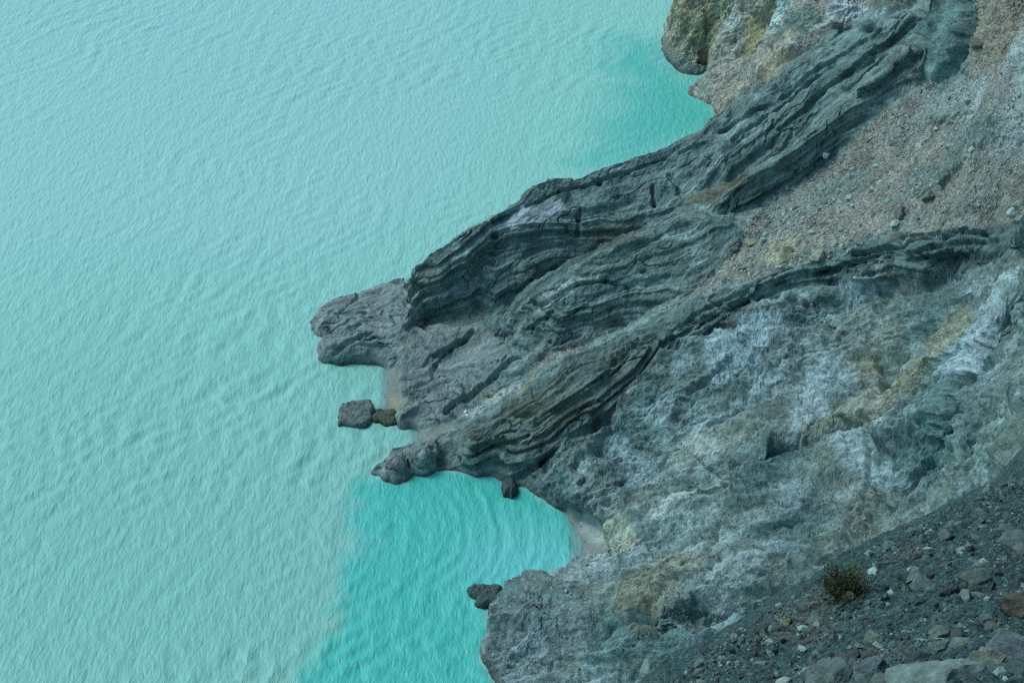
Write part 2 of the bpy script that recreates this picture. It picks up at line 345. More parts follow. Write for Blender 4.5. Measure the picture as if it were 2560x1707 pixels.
Z_beach = [gpoly([(962,925),(1000,928),(996,960),(1004,1000),(1030,1010),(990,1035),(975,1050),(950,1025),(962,990)]),
           gpoly([(1035,1078),(1060,1076),(1100,1062),(1140,1050),(1130,1075),(1090,1090),(1080,1112),(1045,1118)]),
           gpoly([(1415,1280),(1450,1290),(1500,1310),(1530,1340),(1520,1375),(1470,1400),(1440,1412),(1438,1330)])]
# rows crowd together where the ground is steep, so that cliffs are as finely meshed as flats
dHy = np.abs(np.gradient(H, gy, axis=0)); fine_y = (sstep(140, 150, gy) * (1 - sstep(330, 345, gy)))[:, None]
dens = 1 + .85 * blur(np.clip(dHy, 0, 5), 25) * fine_y
dyr = np.diff(gy)[:, None]; NR = int(NY * 1.25); base_d = np.where(np.diff(gy) > .5, .25 / np.diff(gy), np.where(np.diff(gy) < .15, 1.0, 1.0))[:, None]
cum = np.vstack([np.zeros((1, NX)), np.cumsum((dens[1:] + dens[:-1]) / 2 * dyr * np.clip(base_d, .02, 1), 0)])
YN = np.empty((NR, NX)); HN = np.empty((NR, NX)); DN = np.empty((NR, NX))
for i in range(NX):
    YN[:, i] = np.interp(np.linspace(0, cum[-1, i], NR), cum[:, i], gy)
YN = blur(YN, 6)
for i in range(NX):
    HN[:, i] = np.interp(YN[:, i], gy, H[:, i]); DN[:, i] = np.interp(YN[:, i], gy, DS[:, i])
XN = np.broadcast_to(gx[None], YN.shape)
vx = np.ascontiguousarray(XN).ravel(); vy = YN.ravel()
w1 = pn(vx / 7, vy / 7, 0.5) * 1.6 + pn(vx / 2, vy / 2, 9.5) * 0.5
w2 = pn(vx / 7, vy / 7, 30.5) * 1.6 + pn(vx / 2, vy / 2, 39.5) * 0.5
wx = vx + w1; wy = vy + w2
def zone(poly, soft=0.8, warp=True, off=0.0, maxd=6):
    d = sdist(poly, wx if warp else vx, wy if warp else vy, True, maxd) + off
    return sstep(-soft, soft, d).astype(np.float32)
def nx_(a, b): return np.maximum(a, b)
m_scree = nx_(zone(Z_scree, 0.6), zone(Z_tail, 0.5)); m_wall = zone(Z_wall, 1.0); m_D = zone(Z_D, 0.8); m_E = zone(Z_E, 1.0); m_P = zone(Z_P, 0.8)
m_beach = np.maximum.reduce([zone(b, 0.5, False) for b in Z_beach])
m_D = m_D * (1 - m_beach); m_P = m_P * (1 - m_beach)
m_str = np.clip(1 - m_scree - m_wall - m_D - m_E * 0.85 - m_beach, 0, 1)
print('zones', round(time.time() - T0, 1))

# ------------------------------------------------------------------ detail
def normals(P):
    dxv = np.empty_like(P); dyv = np.empty_like(P)
    dxv[:, 1:-1] = P[:, 2:] - P[:, :-2]; dxv[:, 0] = P[:, 1] - P[:, 0]; dxv[:, -1] = P[:, -1] - P[:, -2]
    dyv[1:-1] = P[2:] - P[:-2]; dyv[0] = P[1] - P[0]; dyv[-1] = P[-1] - P[-2]
    n = np.cross(dxv, dyv); n /= np.linalg.norm(n, axis=2)[..., None] + 1e-9
    return n
P3 = np.stack([XN, YN, blur(HN, 10)], 2); NRM = normals(P3).reshape(-1, 3).astype(np.float32); del P3
hz = HN.ravel().astype(np.float32)
steep = 1 - NRM[:, 2]
# bedding planes hold the strike of the ridges
def cl(line, dz=0):
    w = sorted(W(*p) for p in line); return [q[0] for q in w], [q[1] for q in w], [q[2] + dz for q in w]
def smooth_interp(x, xs, ys):
    xi = np.arange(-60, 121, 1.0); y = np.interp(xi, xs, ys); k = np.exp(-(np.arange(-9, 10) / 4.5) ** 2); k /= k.sum()
    y = np.convolve(np.pad(y, 9, 'edge'), k, 'valid'); return np.interp(x, xi, y)
aX, aY, aZ = cl(A_crest); cX, cY, cZ = cl(C_crest)
gA, zA = smooth_interp(vx, aX, aY), smooth_interp(vx, aX, aZ); gC, zC = smooth_interp(vx, cX, cY), smooth_interp(vx, cX, cZ)
wv = (vy - gC) / np.maximum(gA - gC, 15)
s_in = (wv * 35).astype(np.float32); s_along = (vx * 1.2).astype(np.float32)
s_bed = ((hz - (zC + (zA - zC) * np.clip(wv, -.3, 1.2))) * .95 - .05 * s_in).astype(np.float32)
nb = np.array([-.35, -.25, .9])
s_bed += 2.2 * pn(s_along / 45, s_in / 30, s_bed / 30) + 0.35 * pn(s_along / 14, s_in / 9, s_bed / 8 + 5) + 0.09 * pn(s_along / 2.6, s_in / 2, s_bed / 2 + 15)
fade1 = 0.55 + 0.9 * pn(s_along / 16, s_in / 6, s_bed / 3)
fade2 = 0.6 + 1.0 * pn(s_along / 7, s_in / 3, s_bed / 1.5 + 30)
b1 = bed(s_bed / 2.4, 1, .8); b2 = bed(s_bed / 0.95, 2, .72); b3 = bed(s_bed / 0.42, 3, .6)
strata = 1.0 * b1 * np.clip(fade1, 0.15, 1.3) + 0.7 * b2 * np.clip(fade2, 0.1, 1.3) + 0.24 * b3
rough_big = fbm(vx, vy, hz, 7.5, 3, 0.55, 3.1, True)
rough_mid = fbm(vx, vy, hz, 1.9, 3, 0.6, 11.7, True)
rough_fin = fbm(vx, vy, hz, 0.7, 2, 0.7, 17.7)
cr_n = pn(s_along / 9, s_in / 3.2, s_bed / 3 + 200) + .35 * pn(s_along / 2.5, s_in / 1.2, s_bed + 210)
crack = (1 - sstep(0, .055, np.abs(cr_n))) * sstep(-.1, .3, pn(vx / 8, vy / 8, hz / 8 + 220))
cr_m = pn(vx / 4 + 9, vy / 4, hz * .1 / 4 + 240) + .3 * pn(vx / 1.2, vy / 1.2, hz / 5 + 250)
crack_v = (1 - sstep(0, .05, np.abs(cr_m))) * sstep(0, .3, pn(vx / 9, vy / 9, hz / 20 + 260))
flute = fbm(vx, vy, hz * 0.16, 1.7, 3, 0.55, 23.0, True)       # upright cracks and flutes on steep faces
flute_big = fbm(vx, vy, hz * 0.2, 5.5, 2, 0.5, 43.0, True)
stp = sstep(0.25, 0.6, steep)
# joints: three sets of fracture planes that break the rock into blocks
def joints(sc, seed):
    rj = np.random.RandomState(seed); t = 0
    A = np.linalg.qr(rj.normal(size=(3, 3)))[0]
    for k in range(3):
        u = (vx * A[k, 0] + vy * A[k, 1] + hz * A[k, 2]) / (sc * (1 + .35 * k)) + .45 * pn(vx / (sc * 3) + k * 9, vy / (sc * 3), hz / (sc * 3) + seed)
        t = t + bed(u, seed + k, .88)
    return t / 2
jt1 = joints(4.2, 3); jt2 = joints(1.7, 8)
# run-off grain of the bare slope
dg = np.array([-0.78, 0.28, -0.56]); dg /= np.linalg.norm(dg)
q = vx * dg[0] + vy * dg[1] + hz * dg[2]
qx, qy, qz = vx - 0.78 * q * dg[0], vy - 0.78 * q * dg[1], hz - 0.78 * q * dg[2]
wq = 2.2 * pn(vx / 16, vy / 16, hz / 16 + 60)
er1 = fbm(qx + wq, qy - wq, qz, 7.5, 2, 0.5, 5.3, True)
er2 = fbm(qx + wq, qy - wq, qz, 2.8, 2, 0.55, 8.3, True)
er3 = fbm(qx + wq, qy - wq, qz, 1.1, 2, 0.6, 12.3, True)
dip = fbm(vx, vy, hz, 12, 2, 0.5, 91.0)
outc = sstep(0.12, 0.45, dip)                                      # outcrops of bedded rock within the bare slope
dD = 2.0 * fbm(qx + wq, qy - wq, qz, 14.0, 1, 0.5, 61.0, True) + 1.7 * er1 + 0.7 * er2 + 0.3 * er3 + 0.28 * rough_mid + 1.2 * jt1 + .5 * jt2 + .5 * rough_big - .5 * crack_v + stp * .35 * flute_big + outc * (0.5 * b1 + 0.35 * b2) + stp * 0.5 * flute
dS = strata + 0.3 * rough_big + 0.2 * rough_mid * (0.6 + 0.6 * np.abs(b2)) + stp * (0.25 * flute_big + 0.15 * flute) + .3 * jt1 + .25 * jt2 - .5 * crack - .3 * stp * crack_v
dP = 0.45 * b1 + 0.4 * b2 + 0.16 * b3 + 0.2 * rough_big + 0.15 * rough_mid + .3 * jt1 + .22 * jt2 - .55 * crack
dE = .6 * jt1 + .4 * jt2 + 0.6 * rough_big + 0.35 * rough_mid + 0.5 * flute + 1.1 * flute_big + 0.25 * b2
rib = sstep(0.12, 0.42, pn(s_along / 13, s_in / 4, 77.) + .2 * pn(vx, vy, 78.))
dSc = 0.25 * rough_big + 0.16 * rough_mid + rib * (.5 + .6 * b1 + .4 * b2)
disp = (m_str * (dS * (1 - m_P) + dP * m_P) + m_D * dD + m_E * 0.85 * dE + m_scree * dSc + m_wall * (0.35 * rough_big + 0.3 * flute + 0.15 * rough_mid) + m_beach * 0.04 * rough_mid + rough_fin * 0.2 * (1 - m_beach))
ds_flat = DN.ravel()
# hollows and slots seen in the rock: (px, py, width, depth) and polylines of open joints
for (px, py, wd, dp) in [(1505,1072,3.2,3.0),(1545,1078,2.2,2.2),(1757,165,2.0,3.5),(1755,140,1.4,2.5),(1238,598,1.0,1.2),(1230,640,.7,.9),(1500,462,.9,1.2),(2170,70,1.8,2.2),(2195,40,1.8,2.2),(1462,872,1.6,1.6),(1385,895,1.4,1.5),(1930,745,1.8,1.6),(1978,750,1.4,1.6),(1700,905,1.4,1.2),(2300,200,1.8,1.5)]:
    hp_ = hit([(px, py)])[0]; dd = ((vx - hp_[0]) ** 2 + (vy - hp_[1]) ** 2 + (hz - hp_[2]) ** 2) / (wd * .6) ** 2
    disp = disp - dp * np.exp(-np.clip(dd, 0, 20) ** 1.5)
def slot(line, wd, dp):
    global disp
    pp = hit(line); wob = .35 * pn(vx / 1.5, vy / 1.5, hz / 1.5 + 300)
    for a_, b_ in zip(pp[:-1], pp[1:]):
        e = b_ - a_; L2 = (e ** 2).sum(); lo_ = np.minimum(a_, b_)[:2] - 3; hi_ = np.maximum(a_, b_)[:2] + 3
        k = np.where((vx > lo_[0]) & (vx < hi_[0]) & (vy > lo_[1]) & (vy < hi_[1]))[0]
        if not len(k): continue
        r_ = np.stack([vx[k] - a_[0], vy[k] - a_[1], hz[k] - a_[2]], 1); t = np.clip(r_ @ e / L2, 0, 1)
        d_ = np.abs(np.linalg.norm(r_ - t[:, None] * e, axis=1) + wob[k]); disp[k] = np.minimum(disp[k], disp[k] - dp * (1 - sstep(wd * .3, wd, d_)))
slot([(1632,470),(1634,520),(1637,585)], .45, .9)
slot([(1670,440),(1690,470),(1705,505)], .4, .6); slot([(1452,525),(1448,560),(1444,600)], .45, .7)
slot([(896,738),(888,752),(862,778),(850,790)], .55, .8); slot([(808,800),(850,770),(868,764)], .4, .5); slot([(812,845),(870,815),(915,795)], .5, .7); slot([(800,885),(850,850),(900,825)], .5, .7); slot([(838,892),(900,860),(930,845)], .45, .6)
slot([(1088,905),(1130,885),(1160,860),(1178,842)], .7, .9); slot([(1040,975),(1080,955),(1090,925)], .6, .8); slot([(1120,1035),(1190,985),(1260,930),(1300,905)], .7, 1.0); slot([(1010,985),(1060,970),(1130,940)], .4, .5); slot([(1015,1015),(1070,985),(1140,960)], .4, .5)
slot([(1088,1172),(1085,1150),(1078,1135)], .5, .7); slot([(1026,1190),(1022,1172),(1000,1160)], .45, .7); slot([(975,1140),(1010,1130),(1060,1128)], .4, .5); slot([(1150,1160),(1230,1130),(1320,1100)], .5, .8); slot([(1180,1100),(1260,1060),(1330,1035)], .5, .7); slot([(1290,1205),(1360,1160),(1440,1110)], .8, 1.3)
slot([(1350,770),(1437,716),(1511,709),(1540,720)], .5, .8); slot([(1260,850),(1330,820),(1380,790)], .5, .7)
slot([(1660,870),(1760,815),(1860,765),(1960,720)], .6, .9); slot([(1560,880),(1680,825),(1800,760),(1900,722)], .6, .8); slot([(1700,820),(1850,760),(2050,690),(2200,640)], .6, .9); slot([(1480,930),(1560,890),(1640,850)], .5, .7)
slot([(2560,880),(2505,975),(2465,1050),(2420,1150)], 1.4, 2.2); slot([(2330,1180),(2300,1240),(2240,1290)], .8, 1.2)
for ln_, w_, d_ in [([(1990,1130),(1900,1190),(1850,1250)],1.5,1.2),([(2230,1180),(2190,1290),(2120,1380)],1.8,1.4),([(1700,1180),(1620,1230),(1560,1290)],1.3,1.0),([(1850,930),(1780,1000),(1700,1080)],1.4,1.1),([(1995,900),(1950,980),(1905,1010)],1.2,1.1),
                    ([(2290,880),(2240,980),(2230,1060)],1.3,1.1),([(1650,1340),(1560,1400),(1500,1440)],1.2,.9),([(2060,1240),(1960,1330),(1860,1400)],1.6,1.3),([(1700,1480),(1620,1560),(1540,1600)],1.4,1.2),([(2110,790),(2080,870),(2040,930)],1.1,1.0),([(1800,1330),(1740,1400),(1690,1440)],1.2,1.0),([(1560,1100),(1510,1150),(1450,1190)],1.2,1.0),([(2020,1420),(1940,1480),(1850,1510)],1.4,1.1)]:
    slot(ln_, w_, d_)
slot([(2130,640),(2300,606),(2450,590),(2580,580)], .6, 1.1); slot([(2180,662),(2330,630),(2450,615),(2580,603)], .5, .9); slot([(2060,700),(2160,668),(2300,655),(2420,645)], .5, .8); slot([(2250,600),(2400,578),(2560,566)], .4, .7)
slot([(1240,562),(1400,482),(1500,455),(1640,410),(1760,362)], .5, .7); slot([(1800,332),(1900,272),(2050,172),(2200,84)], .6, .9); slot([(1830,352),(1960,258),(2080,168)], .5, .8); slot([(1950,330),(2060,235),(2180,140),(2300,60)], .6, .9)
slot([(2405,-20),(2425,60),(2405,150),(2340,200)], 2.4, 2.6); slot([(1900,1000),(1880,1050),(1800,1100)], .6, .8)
landw = sstep(-0.4, 1.6, ds_flat)
m_flat = np.maximum(zone(gpoly([(1262,572),(1330,522),(1400,505),(1420,525),(1380,545),(1310,562),(1270,580)]), .5, False, 0, 3), zone(gpoly([(2480,190),(2600,160),(2600,330),(2520,280),(2400,260),(2360,235)]), 1.2, False, 0, 3))
disp = disp * (1 - .7 * m_flat)
disp = disp * (0.22 + 0.78 * landw)
disp = np.where(ds_flat < -2, 0, disp)
lift = (m_P * 0.5 + (m_str + m_D + m_E) * 0.35) * sstep(-0.3, 0.25, ds_flat) * (1 - m_beach)   # rock stands a foot or two out of the water at its rim
PV = np.stack([vx + NRM[:, 0] * disp, vy + NRM[:, 1] * disp, hz + NRM[:, 2] * disp + lift], 1)
PZ = PV[:, 2].reshape(NR, NX); HF = np.empty((NY, NX))
for i in range(NX): HF[:, i] = np.interp(gy, YN[:, i], PZ[:, i])
print('detail', round(time.time() - T0, 1))

# ------------------------------------------------------------------ albedo (what the rock is made of; plus cliff shade painted at the long ridge's upper end)
def C3(r, g, b): return np.array([r, g, b], np.float32)
def mix(c, col3, m): 
    m = np.clip(m, 0, 1)[:, None]; return c * (1 - m) + col3 * m
n_lo = fbm(vx, vy, hz, 14, 3, 0.55, 50.0); n_md = fbm(vx, vy, hz, 3.2, 3, 0.6, 55.0); n_hi = pn(vx / 0.5, vy / 0.5, hz / 0.5)
GREY = C3(.15, .215, .215); DARK = C3(.050, .105, .112); PALE = C3(.30, .39, .41); OCHRE = C3(.26, .215, .13); LILAC = C3(.235, .275, .285)
WHITE = C3(.42, .53, .60); TAN = C3(.235, .235, .222); BROWN = C3(.115, .125, .095)
c = np.tile(GREY, (len(vx), 1))
c = mix(c, DARK, sstep(-.1, .6, b1) * .55 + sstep(.0, .9, BED[(np.floor(s_bed / .48 + 500).astype(int)) & 4095]) * .3)
c = mix(c, C3(.17, .23, .225), sstep(.1, .8, b2) * .6)
c = mix(c, BROWN, sstep(.35, .9, bed(s_bed / 2.1, 9)) * .5)
c = mix(c, PALE, sstep(.45, 1., BED[(np.floor(s_bed / .33 + 900).astype(int)) & 4095]) * .5 * sstep(-.25, .3, n_md))
c = mix(c, PALE * .85, sstep(.35, .8, bed(s_bed / 1.6, 12)) * .4 * sstep(-.3, .3, pn(s_along / 12, s_in / 4, s_bed / 2 + 400)))
c = mix(c, LILAC, m_P * (.75 + .3 * n_md))
cs = TAN * (.82 + .35 * n_md[:, None]); cs = mix(cs, C3(.19, .235, .235), sstep(-.25, .25, n_lo) * .8)
cs = mix(cs, GREY * .8, rib * .75)
c = c * (1 - m_scree[:, None]) + cs * m_scree[:, None]
cD = np.tile(C3(.135, .185, .19), (len(vx), 1)); cD = mix(cD, PALE * .9, sstep(-.05, .45, n_lo + .5 * n_md) * .55)
cD = mix(cD, DARK * 1.3, sstep(.05, .4, -n_lo + .4 * n_md) * .65); cD = mix(cD, C3(.19, .20, .175), sstep(.05, .5, pn(vx / 10, vy / 10, hz / 10 + 120)) * .4)
cD = mix(cD, DARK * 1.2, outc * .5); cD = mix(cD, WHITE, sstep(.25, .6, er2 * .3 + pn(vx / 5, vy / 5, hz / 5 + 140)) * .3)
c = c * (1 - m_D[:, None]) + cD * m_D[:, None]
cE = mix(np.tile(C3(.28, .27, .245), (len(vx), 1)), PALE, sstep(0, .5, n_lo + n_md * .5) * .6); cE = mix(cE, OCHRE, sstep(0., .5, pn(vx / 6, vy / 6, hz / 20 + 33)) * .5)
c = c * (1 - m_E[:, None]) + cE * m_E[:, None]
c = mix(c, C3(.22, .205, .175), m_wall)
c = mix(c, C3(.15, .175, .17), m_beach)
# measured patches of colour: outline, colour, strength, softness
patches = [
 ([(1262,568),(1330,522),(1400,505),(1420,525),(1380,545),(1310,562),(1270,580)], C3(.50,.54,.62), 1.0, .35),
 ([(1330,795),(1345,760),(1400,715),(1445,695),(1500,695),(1450,710),(1400,745),(1365,785)], C3(.42,.48,.48), .9, .4),
 ([(1660,590),(1710,560),(1770,560),(1740,590),(1700,600)], C3(.36,.44,.48), .7, .6),
 ([(1050,720),(1080,670),(1100,672),(1085,720),(1065,730)], C3(.38,.44,.42), .7, .4),
 ([(1040,740),(1060,690),(1120,690),(1110,770),(1060,800)], BROWN * 1.25, .55, .7),
 ([(1440,600),(1560,555),(1600,575),(1560,640),(1470,640)], BROWN * 1.3, .7, .9),
 ([(1710,500),(1760,470),(1850,430),(1870,450),(1800,490),(1720,515)], C3(.17,.15,.09), .8, .6),
 ([(1280,680),(1330,660),(1450,640),(1340,690),(1240,710)], BROWN * 1.4, .7, .5),
 ([(1270,1010),(1340,995),(1480,985),(1480,1010),(1380,1050),(1280,1060)], C3(.12,.135,.095), .55, .9),
 ([(1190,1000),(1240,980),(1320,960),(1300,985),(1230,1010)], C3(.2,.18,.11), .6, .6),
 ([(1720,0),(1700,60),(1700,150),(1755,180),(1770,90),(1790,20)], C3(.23,.225,.14), .8, .9),
 ([(1762,60),(1770,0),(1820,0),(1800,120),(1775,185)], C3(.27,.26,.17), .8, 1.2),
 ([(1860,80),(1890,60),(1895,130),(1880,170),(1855,160)], C3(.24,.23,.12), .7, .8),
 ([(1930,0),(1990,0),(1960,60),(1910,100),(1920,50)], C3(.42,.50,.52), .8, 1.0),
 ([(2100,0),(2160,10),(2190,50),(2120,70),(2060,80),(2080,30)], C3(.36,.46,.54), .7, 1.2),
 ([(1930,125),(1970,60),(2050,30),(2060,70),(2000,130)], DARK * 1.25, .85, .6),
 ([(1930,170),(1970,125),(1980,160),(1950,190)], C3(.30,.27,.21), .7, .8),
 ([(2480,190),(2600,150),(2600,330),(2520,280),(2400,260),(2360,235)], C3(.27,.31,.335), .95, 1.2),
 ([(2540,300),(2600,290),(2600,330),(2530,320)], C3(.24,.29,.32), .8, .8),
 ([(1640,790),(1740,730),(1800,640),(1900,590),(2050,560),(2180,500),(2100,600),(1950,640),(1820,700),(1700,760)], C3(.26,.235,.19), .45, 1.5),
 ([(1900,650),(1950,590),(2000,590),(2010,620),(1960,655)], C3(.34,.34,.25), .85, .6),
 ([(2150,600),(2330,560),(2345,575),(2220,620)], C3(.30,.27,.22), .5, .5),
 ([(2090,650),(2230,600),(2420,560),(2600,560),(2600,660),(2450,690),(2330,700),(2230,690),(2110,712)], DARK * 1.1, .5, .8),
 ([(1790,860),(1860,790),(1960,800),(1980,850),(1900,950),(1850,1010),(1790,960)], C3(.33,.43,.50), .75, 1.4),
 ([(1960,780),(2060,750),(2050,830),(2010,860),(1970,830)], DARK * 1.4, .7, .8),
 ([(2150,760),(2240,700),(2350,720),(2360,800),(2280,820),(2190,790)], C3(.12,.165,.155), .8, .9),
 ([(2140,800),(2220,790),(2290,830),(2290,950),(2180,960),(2120,920)], C3(.225,.255,.235), .75, 1.2),
 ([(2420,870),(2500,780),(2545,760),(2520,860),(2470,960),(2400,1000),(2395,930)], C3(.36,.45,.51), .8, 1.1),
 ([(2270,1030),(2330,900),(2400,820),(2450,800),(2400,900),(2370,980),(2290,1060)], C3(.27,.245,.17), .75, 1.0),
 ([(2020,1010),(2080,930),(2130,960),(2100,1010),(2070,1080),(1990,1120),(2000,1070)], C3(.38,.47,.53), .8, 1.2),
 ([(1860,1040),(1960,980),(2000,990),(1900,1060),(1780,1130),(1720,1150),(1760,1100)], C3(.40,.50,.55), .65, 1.1),
 ([(2030,1110),(2120,1050),(2230,1000),(2290,1030),(2260,1120),(2150,1130),(2060,1140)], C3(.29,.285,.225), .75, 1.4),
 ([(2130,960),(2200,950),(2210,985),(2170,1000)], C3(.26,.22,.11), .6, .8),
 ([(2120,1180),(2160,1160),(2260,1165),(2230,1220),(2140,1220)], C3(.40,.52,.58), .7, 1.0),
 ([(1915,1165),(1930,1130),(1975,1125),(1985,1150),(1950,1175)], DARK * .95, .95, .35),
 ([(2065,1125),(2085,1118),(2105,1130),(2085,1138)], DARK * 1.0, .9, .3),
 ([(1700,1150),(1800,1100),(1880,1080),(1900,1120),(1800,1180),(1720,1220)], C3(.29,.32,.28), .7, 1.4),
 ([(1640,1310),(1712,1272),(1812,1262),(1850,1230),(1900,1175),(1905,1190),(1850,1245),(1815,1282),(1712,1292),(1650,1325)], C3(.46,.50,.47), .85, .35),
 ([(1640,1390),(1700,1360),(1780,1370),(1800,1420),(1740,1480),(1700,1450),(1660,1460)], C3(.24,.235,.18), .7, 1.2),
 ([(1540,1530),(1600,1490),(1680,1450),(1720,1480),(1640,1560),(1570,1570)], C3(.22,.21,.15), .75, 1.1),
 ([(1340,1460),(1430,1410),(1580,1370),(1600,1390),(1500,1440),(1400,1480)], C3(.33,.39,.42), .75, .8),
 ([(1450,1290),(1500,1270),(1560,1330),(1500,1370),(1455,1330)], C3(.30,.35,.37), .7, .6),
 ([(1510,1370),(1560,1330),(1600,1350),(1570,1390)], C3(.40,.42,.34), .8, .5),
 ([(1230,1560),(1300,1540),(1450,1560),(1500,1650),(1400,1720),(1220,1720)], C3(.165,.21,.235), .7, 1.2),
 ([(1450,1560),(1640,1570),(1800,1600),(1760,1700),(1560,1720),(1480,1640)], DARK * 1.35, .75, 1.2),
 ([(1590,1620),(1620,1590),(1645,1580),(1640,1610),(1600,1630)], C3(.13,.11,.07), .8, .3),
 ([(2130,1300),(2260,1250),(2300,1300),(2200,1400),(2060,1450),(2080,1380)], C3(.17,.20,.18), .6, 1.2),
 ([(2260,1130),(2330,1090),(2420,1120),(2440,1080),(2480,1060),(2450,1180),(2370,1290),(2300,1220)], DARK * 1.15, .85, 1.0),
 ([(2440,1180),(2560,1130),(2600,1190),(2480,1240),(2450,1230)], C3(.21,.30,.28), .85, .6),
 ([(2510,1110),(2600,900),(2600,1120)], C3(.15,.22,.22), .7, .8),
 ([(2350,-20),(2405,-20),(2425,100),(2405,200),(2320,215),(2295,150)], DARK * 1.2, .8, .9),  # cliff shade at the ridge's upper end, painted dark into the albedo
 ([(1149,1050),(1220,1000),(1290,960),(1300,975),(1230,1020),(1170,1052)], C3(.40,.47,.50), .6, .4),
 ([(972,1000),(990,985),(1010,1000),(995,1025),(975,1020)], C3(.30,.29,.13), .5, .4),
 ([(1300,840),(1240,870),(1180,880),(1220,850)], C3(.26,.33,.36), .4, .6),
]
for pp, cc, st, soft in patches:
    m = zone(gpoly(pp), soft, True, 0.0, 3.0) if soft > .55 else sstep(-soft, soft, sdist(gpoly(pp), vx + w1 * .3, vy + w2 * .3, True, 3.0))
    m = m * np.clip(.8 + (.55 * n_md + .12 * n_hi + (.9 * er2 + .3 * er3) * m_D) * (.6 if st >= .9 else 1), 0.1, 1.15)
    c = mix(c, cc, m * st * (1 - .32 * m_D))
c = c * (1 + (.16 - .08 * m_D[:, None]) * n_hi[:, None] + .25 * n_md[:, None]) * np.array([1.0, 1.22, 1.09])[None]
wet = (1 - sstep(.15, .75, PV[:, 2])) * (1 - m_beach)               # a dark wet band at the water line
c = c * (1 - .45 * wet[:, None])
c = np.clip(c, .01, .85).astype(np.float32)
print('albedo', round(time.time() - T0, 1))

# ------------------------------------------------------------------ split the ground into its pieces
idx = np.arange(NX * NR).reshape(NR, NX)
Q = np.stack([idx[:-1, :-1], idx[:-1, 1:], idx[1:, 1:], idx[1:, :-1]], 2).reshape(-1, 4)
keep = (ds_flat[Q].max(1) > -4.5) & ~(vy[Q[:, 0]] > 560)
Q = Q[keep]; qc = Q[:, 0]
Z_A = gpoly([(1030,690),(1070,640),(1220,545),(1340,460),(1500,424),(1720,339),(1829,260),(2049,117),(2253,32),(2375,-1)]) + [(70, 258), (36, 285), (-20, 262), (-40, 230)]
def wpt(line): return [W(*p)[:2] for p in line]
Z_A = wpt(A_base) + [W(2375, 20, 50)[:2], (68, 250), (36, 290), (-22, 262), (-22, 232), W(1025, 690, 5)[:2]]
Z_A2 = wpt(A_base[12:]) + wpt(A2_base[::-1]) 
Z_B = wpt(B_base) + wpt(A_base[6:13][::-1]) + [W(1240, 850, 4)[:2]]
Z_C = wpt(C_crest) + wpt(C_base[::-1]) + [W(x, y, 0)[:2] for x, y in [(1263,1203),(1182,1188),(1092,1175)]]
label = np.zeros(len(qc), int)
fx, fy = vx[qc], vy[qc]
label[m_D[qc] > .5] = 1
for k, zz in ((2, Z_A), (3, Z_A2), (4, Z_B), (5, Z_C)):
    label[inside([tuple(p) for p in zz], fx + w1[qc] * .2, fy + w2[qc] * .2) & (m_D[qc] <= .5)] = k
label[(m_P[qc] > .5)] = 6
label[m_scree[qc] > .5] = 7
label[m_wall[qc] > .5] = 8
label[m_E[qc] > .5] = 9
label[m_beach[qc] > .5] = 10
label[ds_flat[qc] < -1.5] = 0
grain = np.stack([s_bed, s_along * .13, s_in * .22], 1)
gD = np.stack([qx + wq * .5, qy - wq * .5, qz], 1); mgD = np.clip(m_D + m_E, 0, 1)[:, None]
grain = grain * (1 - mgD) + gD * .7 * mgD
# ROCK MATERIALS
rotb = (R(0), R(30), R(7))
M_strata = rock_material('bedded_rock', fine=2.4, contrast=.6, bump=.55, speck=.3, grain=True)
M_slope = rock_material('altered_rock', fine=1.9, contrast=.36, bump=.6, speck=.3, grain=True, peb=.12, pebs=2.2)
M_gravel = rock_material('loose_gravel', fine=1.5, contrast=.4, bump=.5, speck=.5, peb=.5, pebs=2.6)
M_plat = rock_material('platform_rock', fine=2.4, contrast=.45, bump=.5, speck=.35, grain=True)
M_lake_rock = rock_material('lake_rock_stone', fine=2.2, contrast=.45, bump=.4, speck=.35)
M_sand = rock_material('wet_sand', fine=2.0, contrast=.2, bump=.05, rough=.5, speck=.15)
names = {0: ('terrain', 'crater wall ground and lake bed below the slopes', M_slope), 1: ('mountain_slope', 'bare mineral stained slope with white and ochre streaks', M_slope),
         2: ('rock_ridge', 'long dark bedded ridge with a cliff standing over the lake', M_strata), 3: ('rock_ridge', 'short steep rib of rock beside the scree', M_strata),
         4: ('rock_ridge', 'folded ridge with a pale wavy top', M_strata), 5: ('rock_ridge', 'low ridge of many thin tilted beds below the scree', M_strata),
         6: ('rock_platform', 'flat lilac grey rock shelves reaching into the lake', M_plat), 7: ('scree_slope', 'wide slope of loose tan and grey stones', M_gravel),
         8: ('sandy_wall', 'smooth brown wall in the top corner', M_gravel), 9: ('cliff', 'yellow stained cliff dropping into the lake', M_slope), 10: ('beach', 'small dark sand beach', M_sand)}
for k, (nm, lb, mt) in names.items():
    F = Q[label == k]
    if len(F): tag(grid_mesh(nm, PV, F, mt, c, grain=grain, smooth=k in (0, 8, 10)), lb, kind='structure')
print('terrain built', round(time.time() - T0, 1), len(Q))

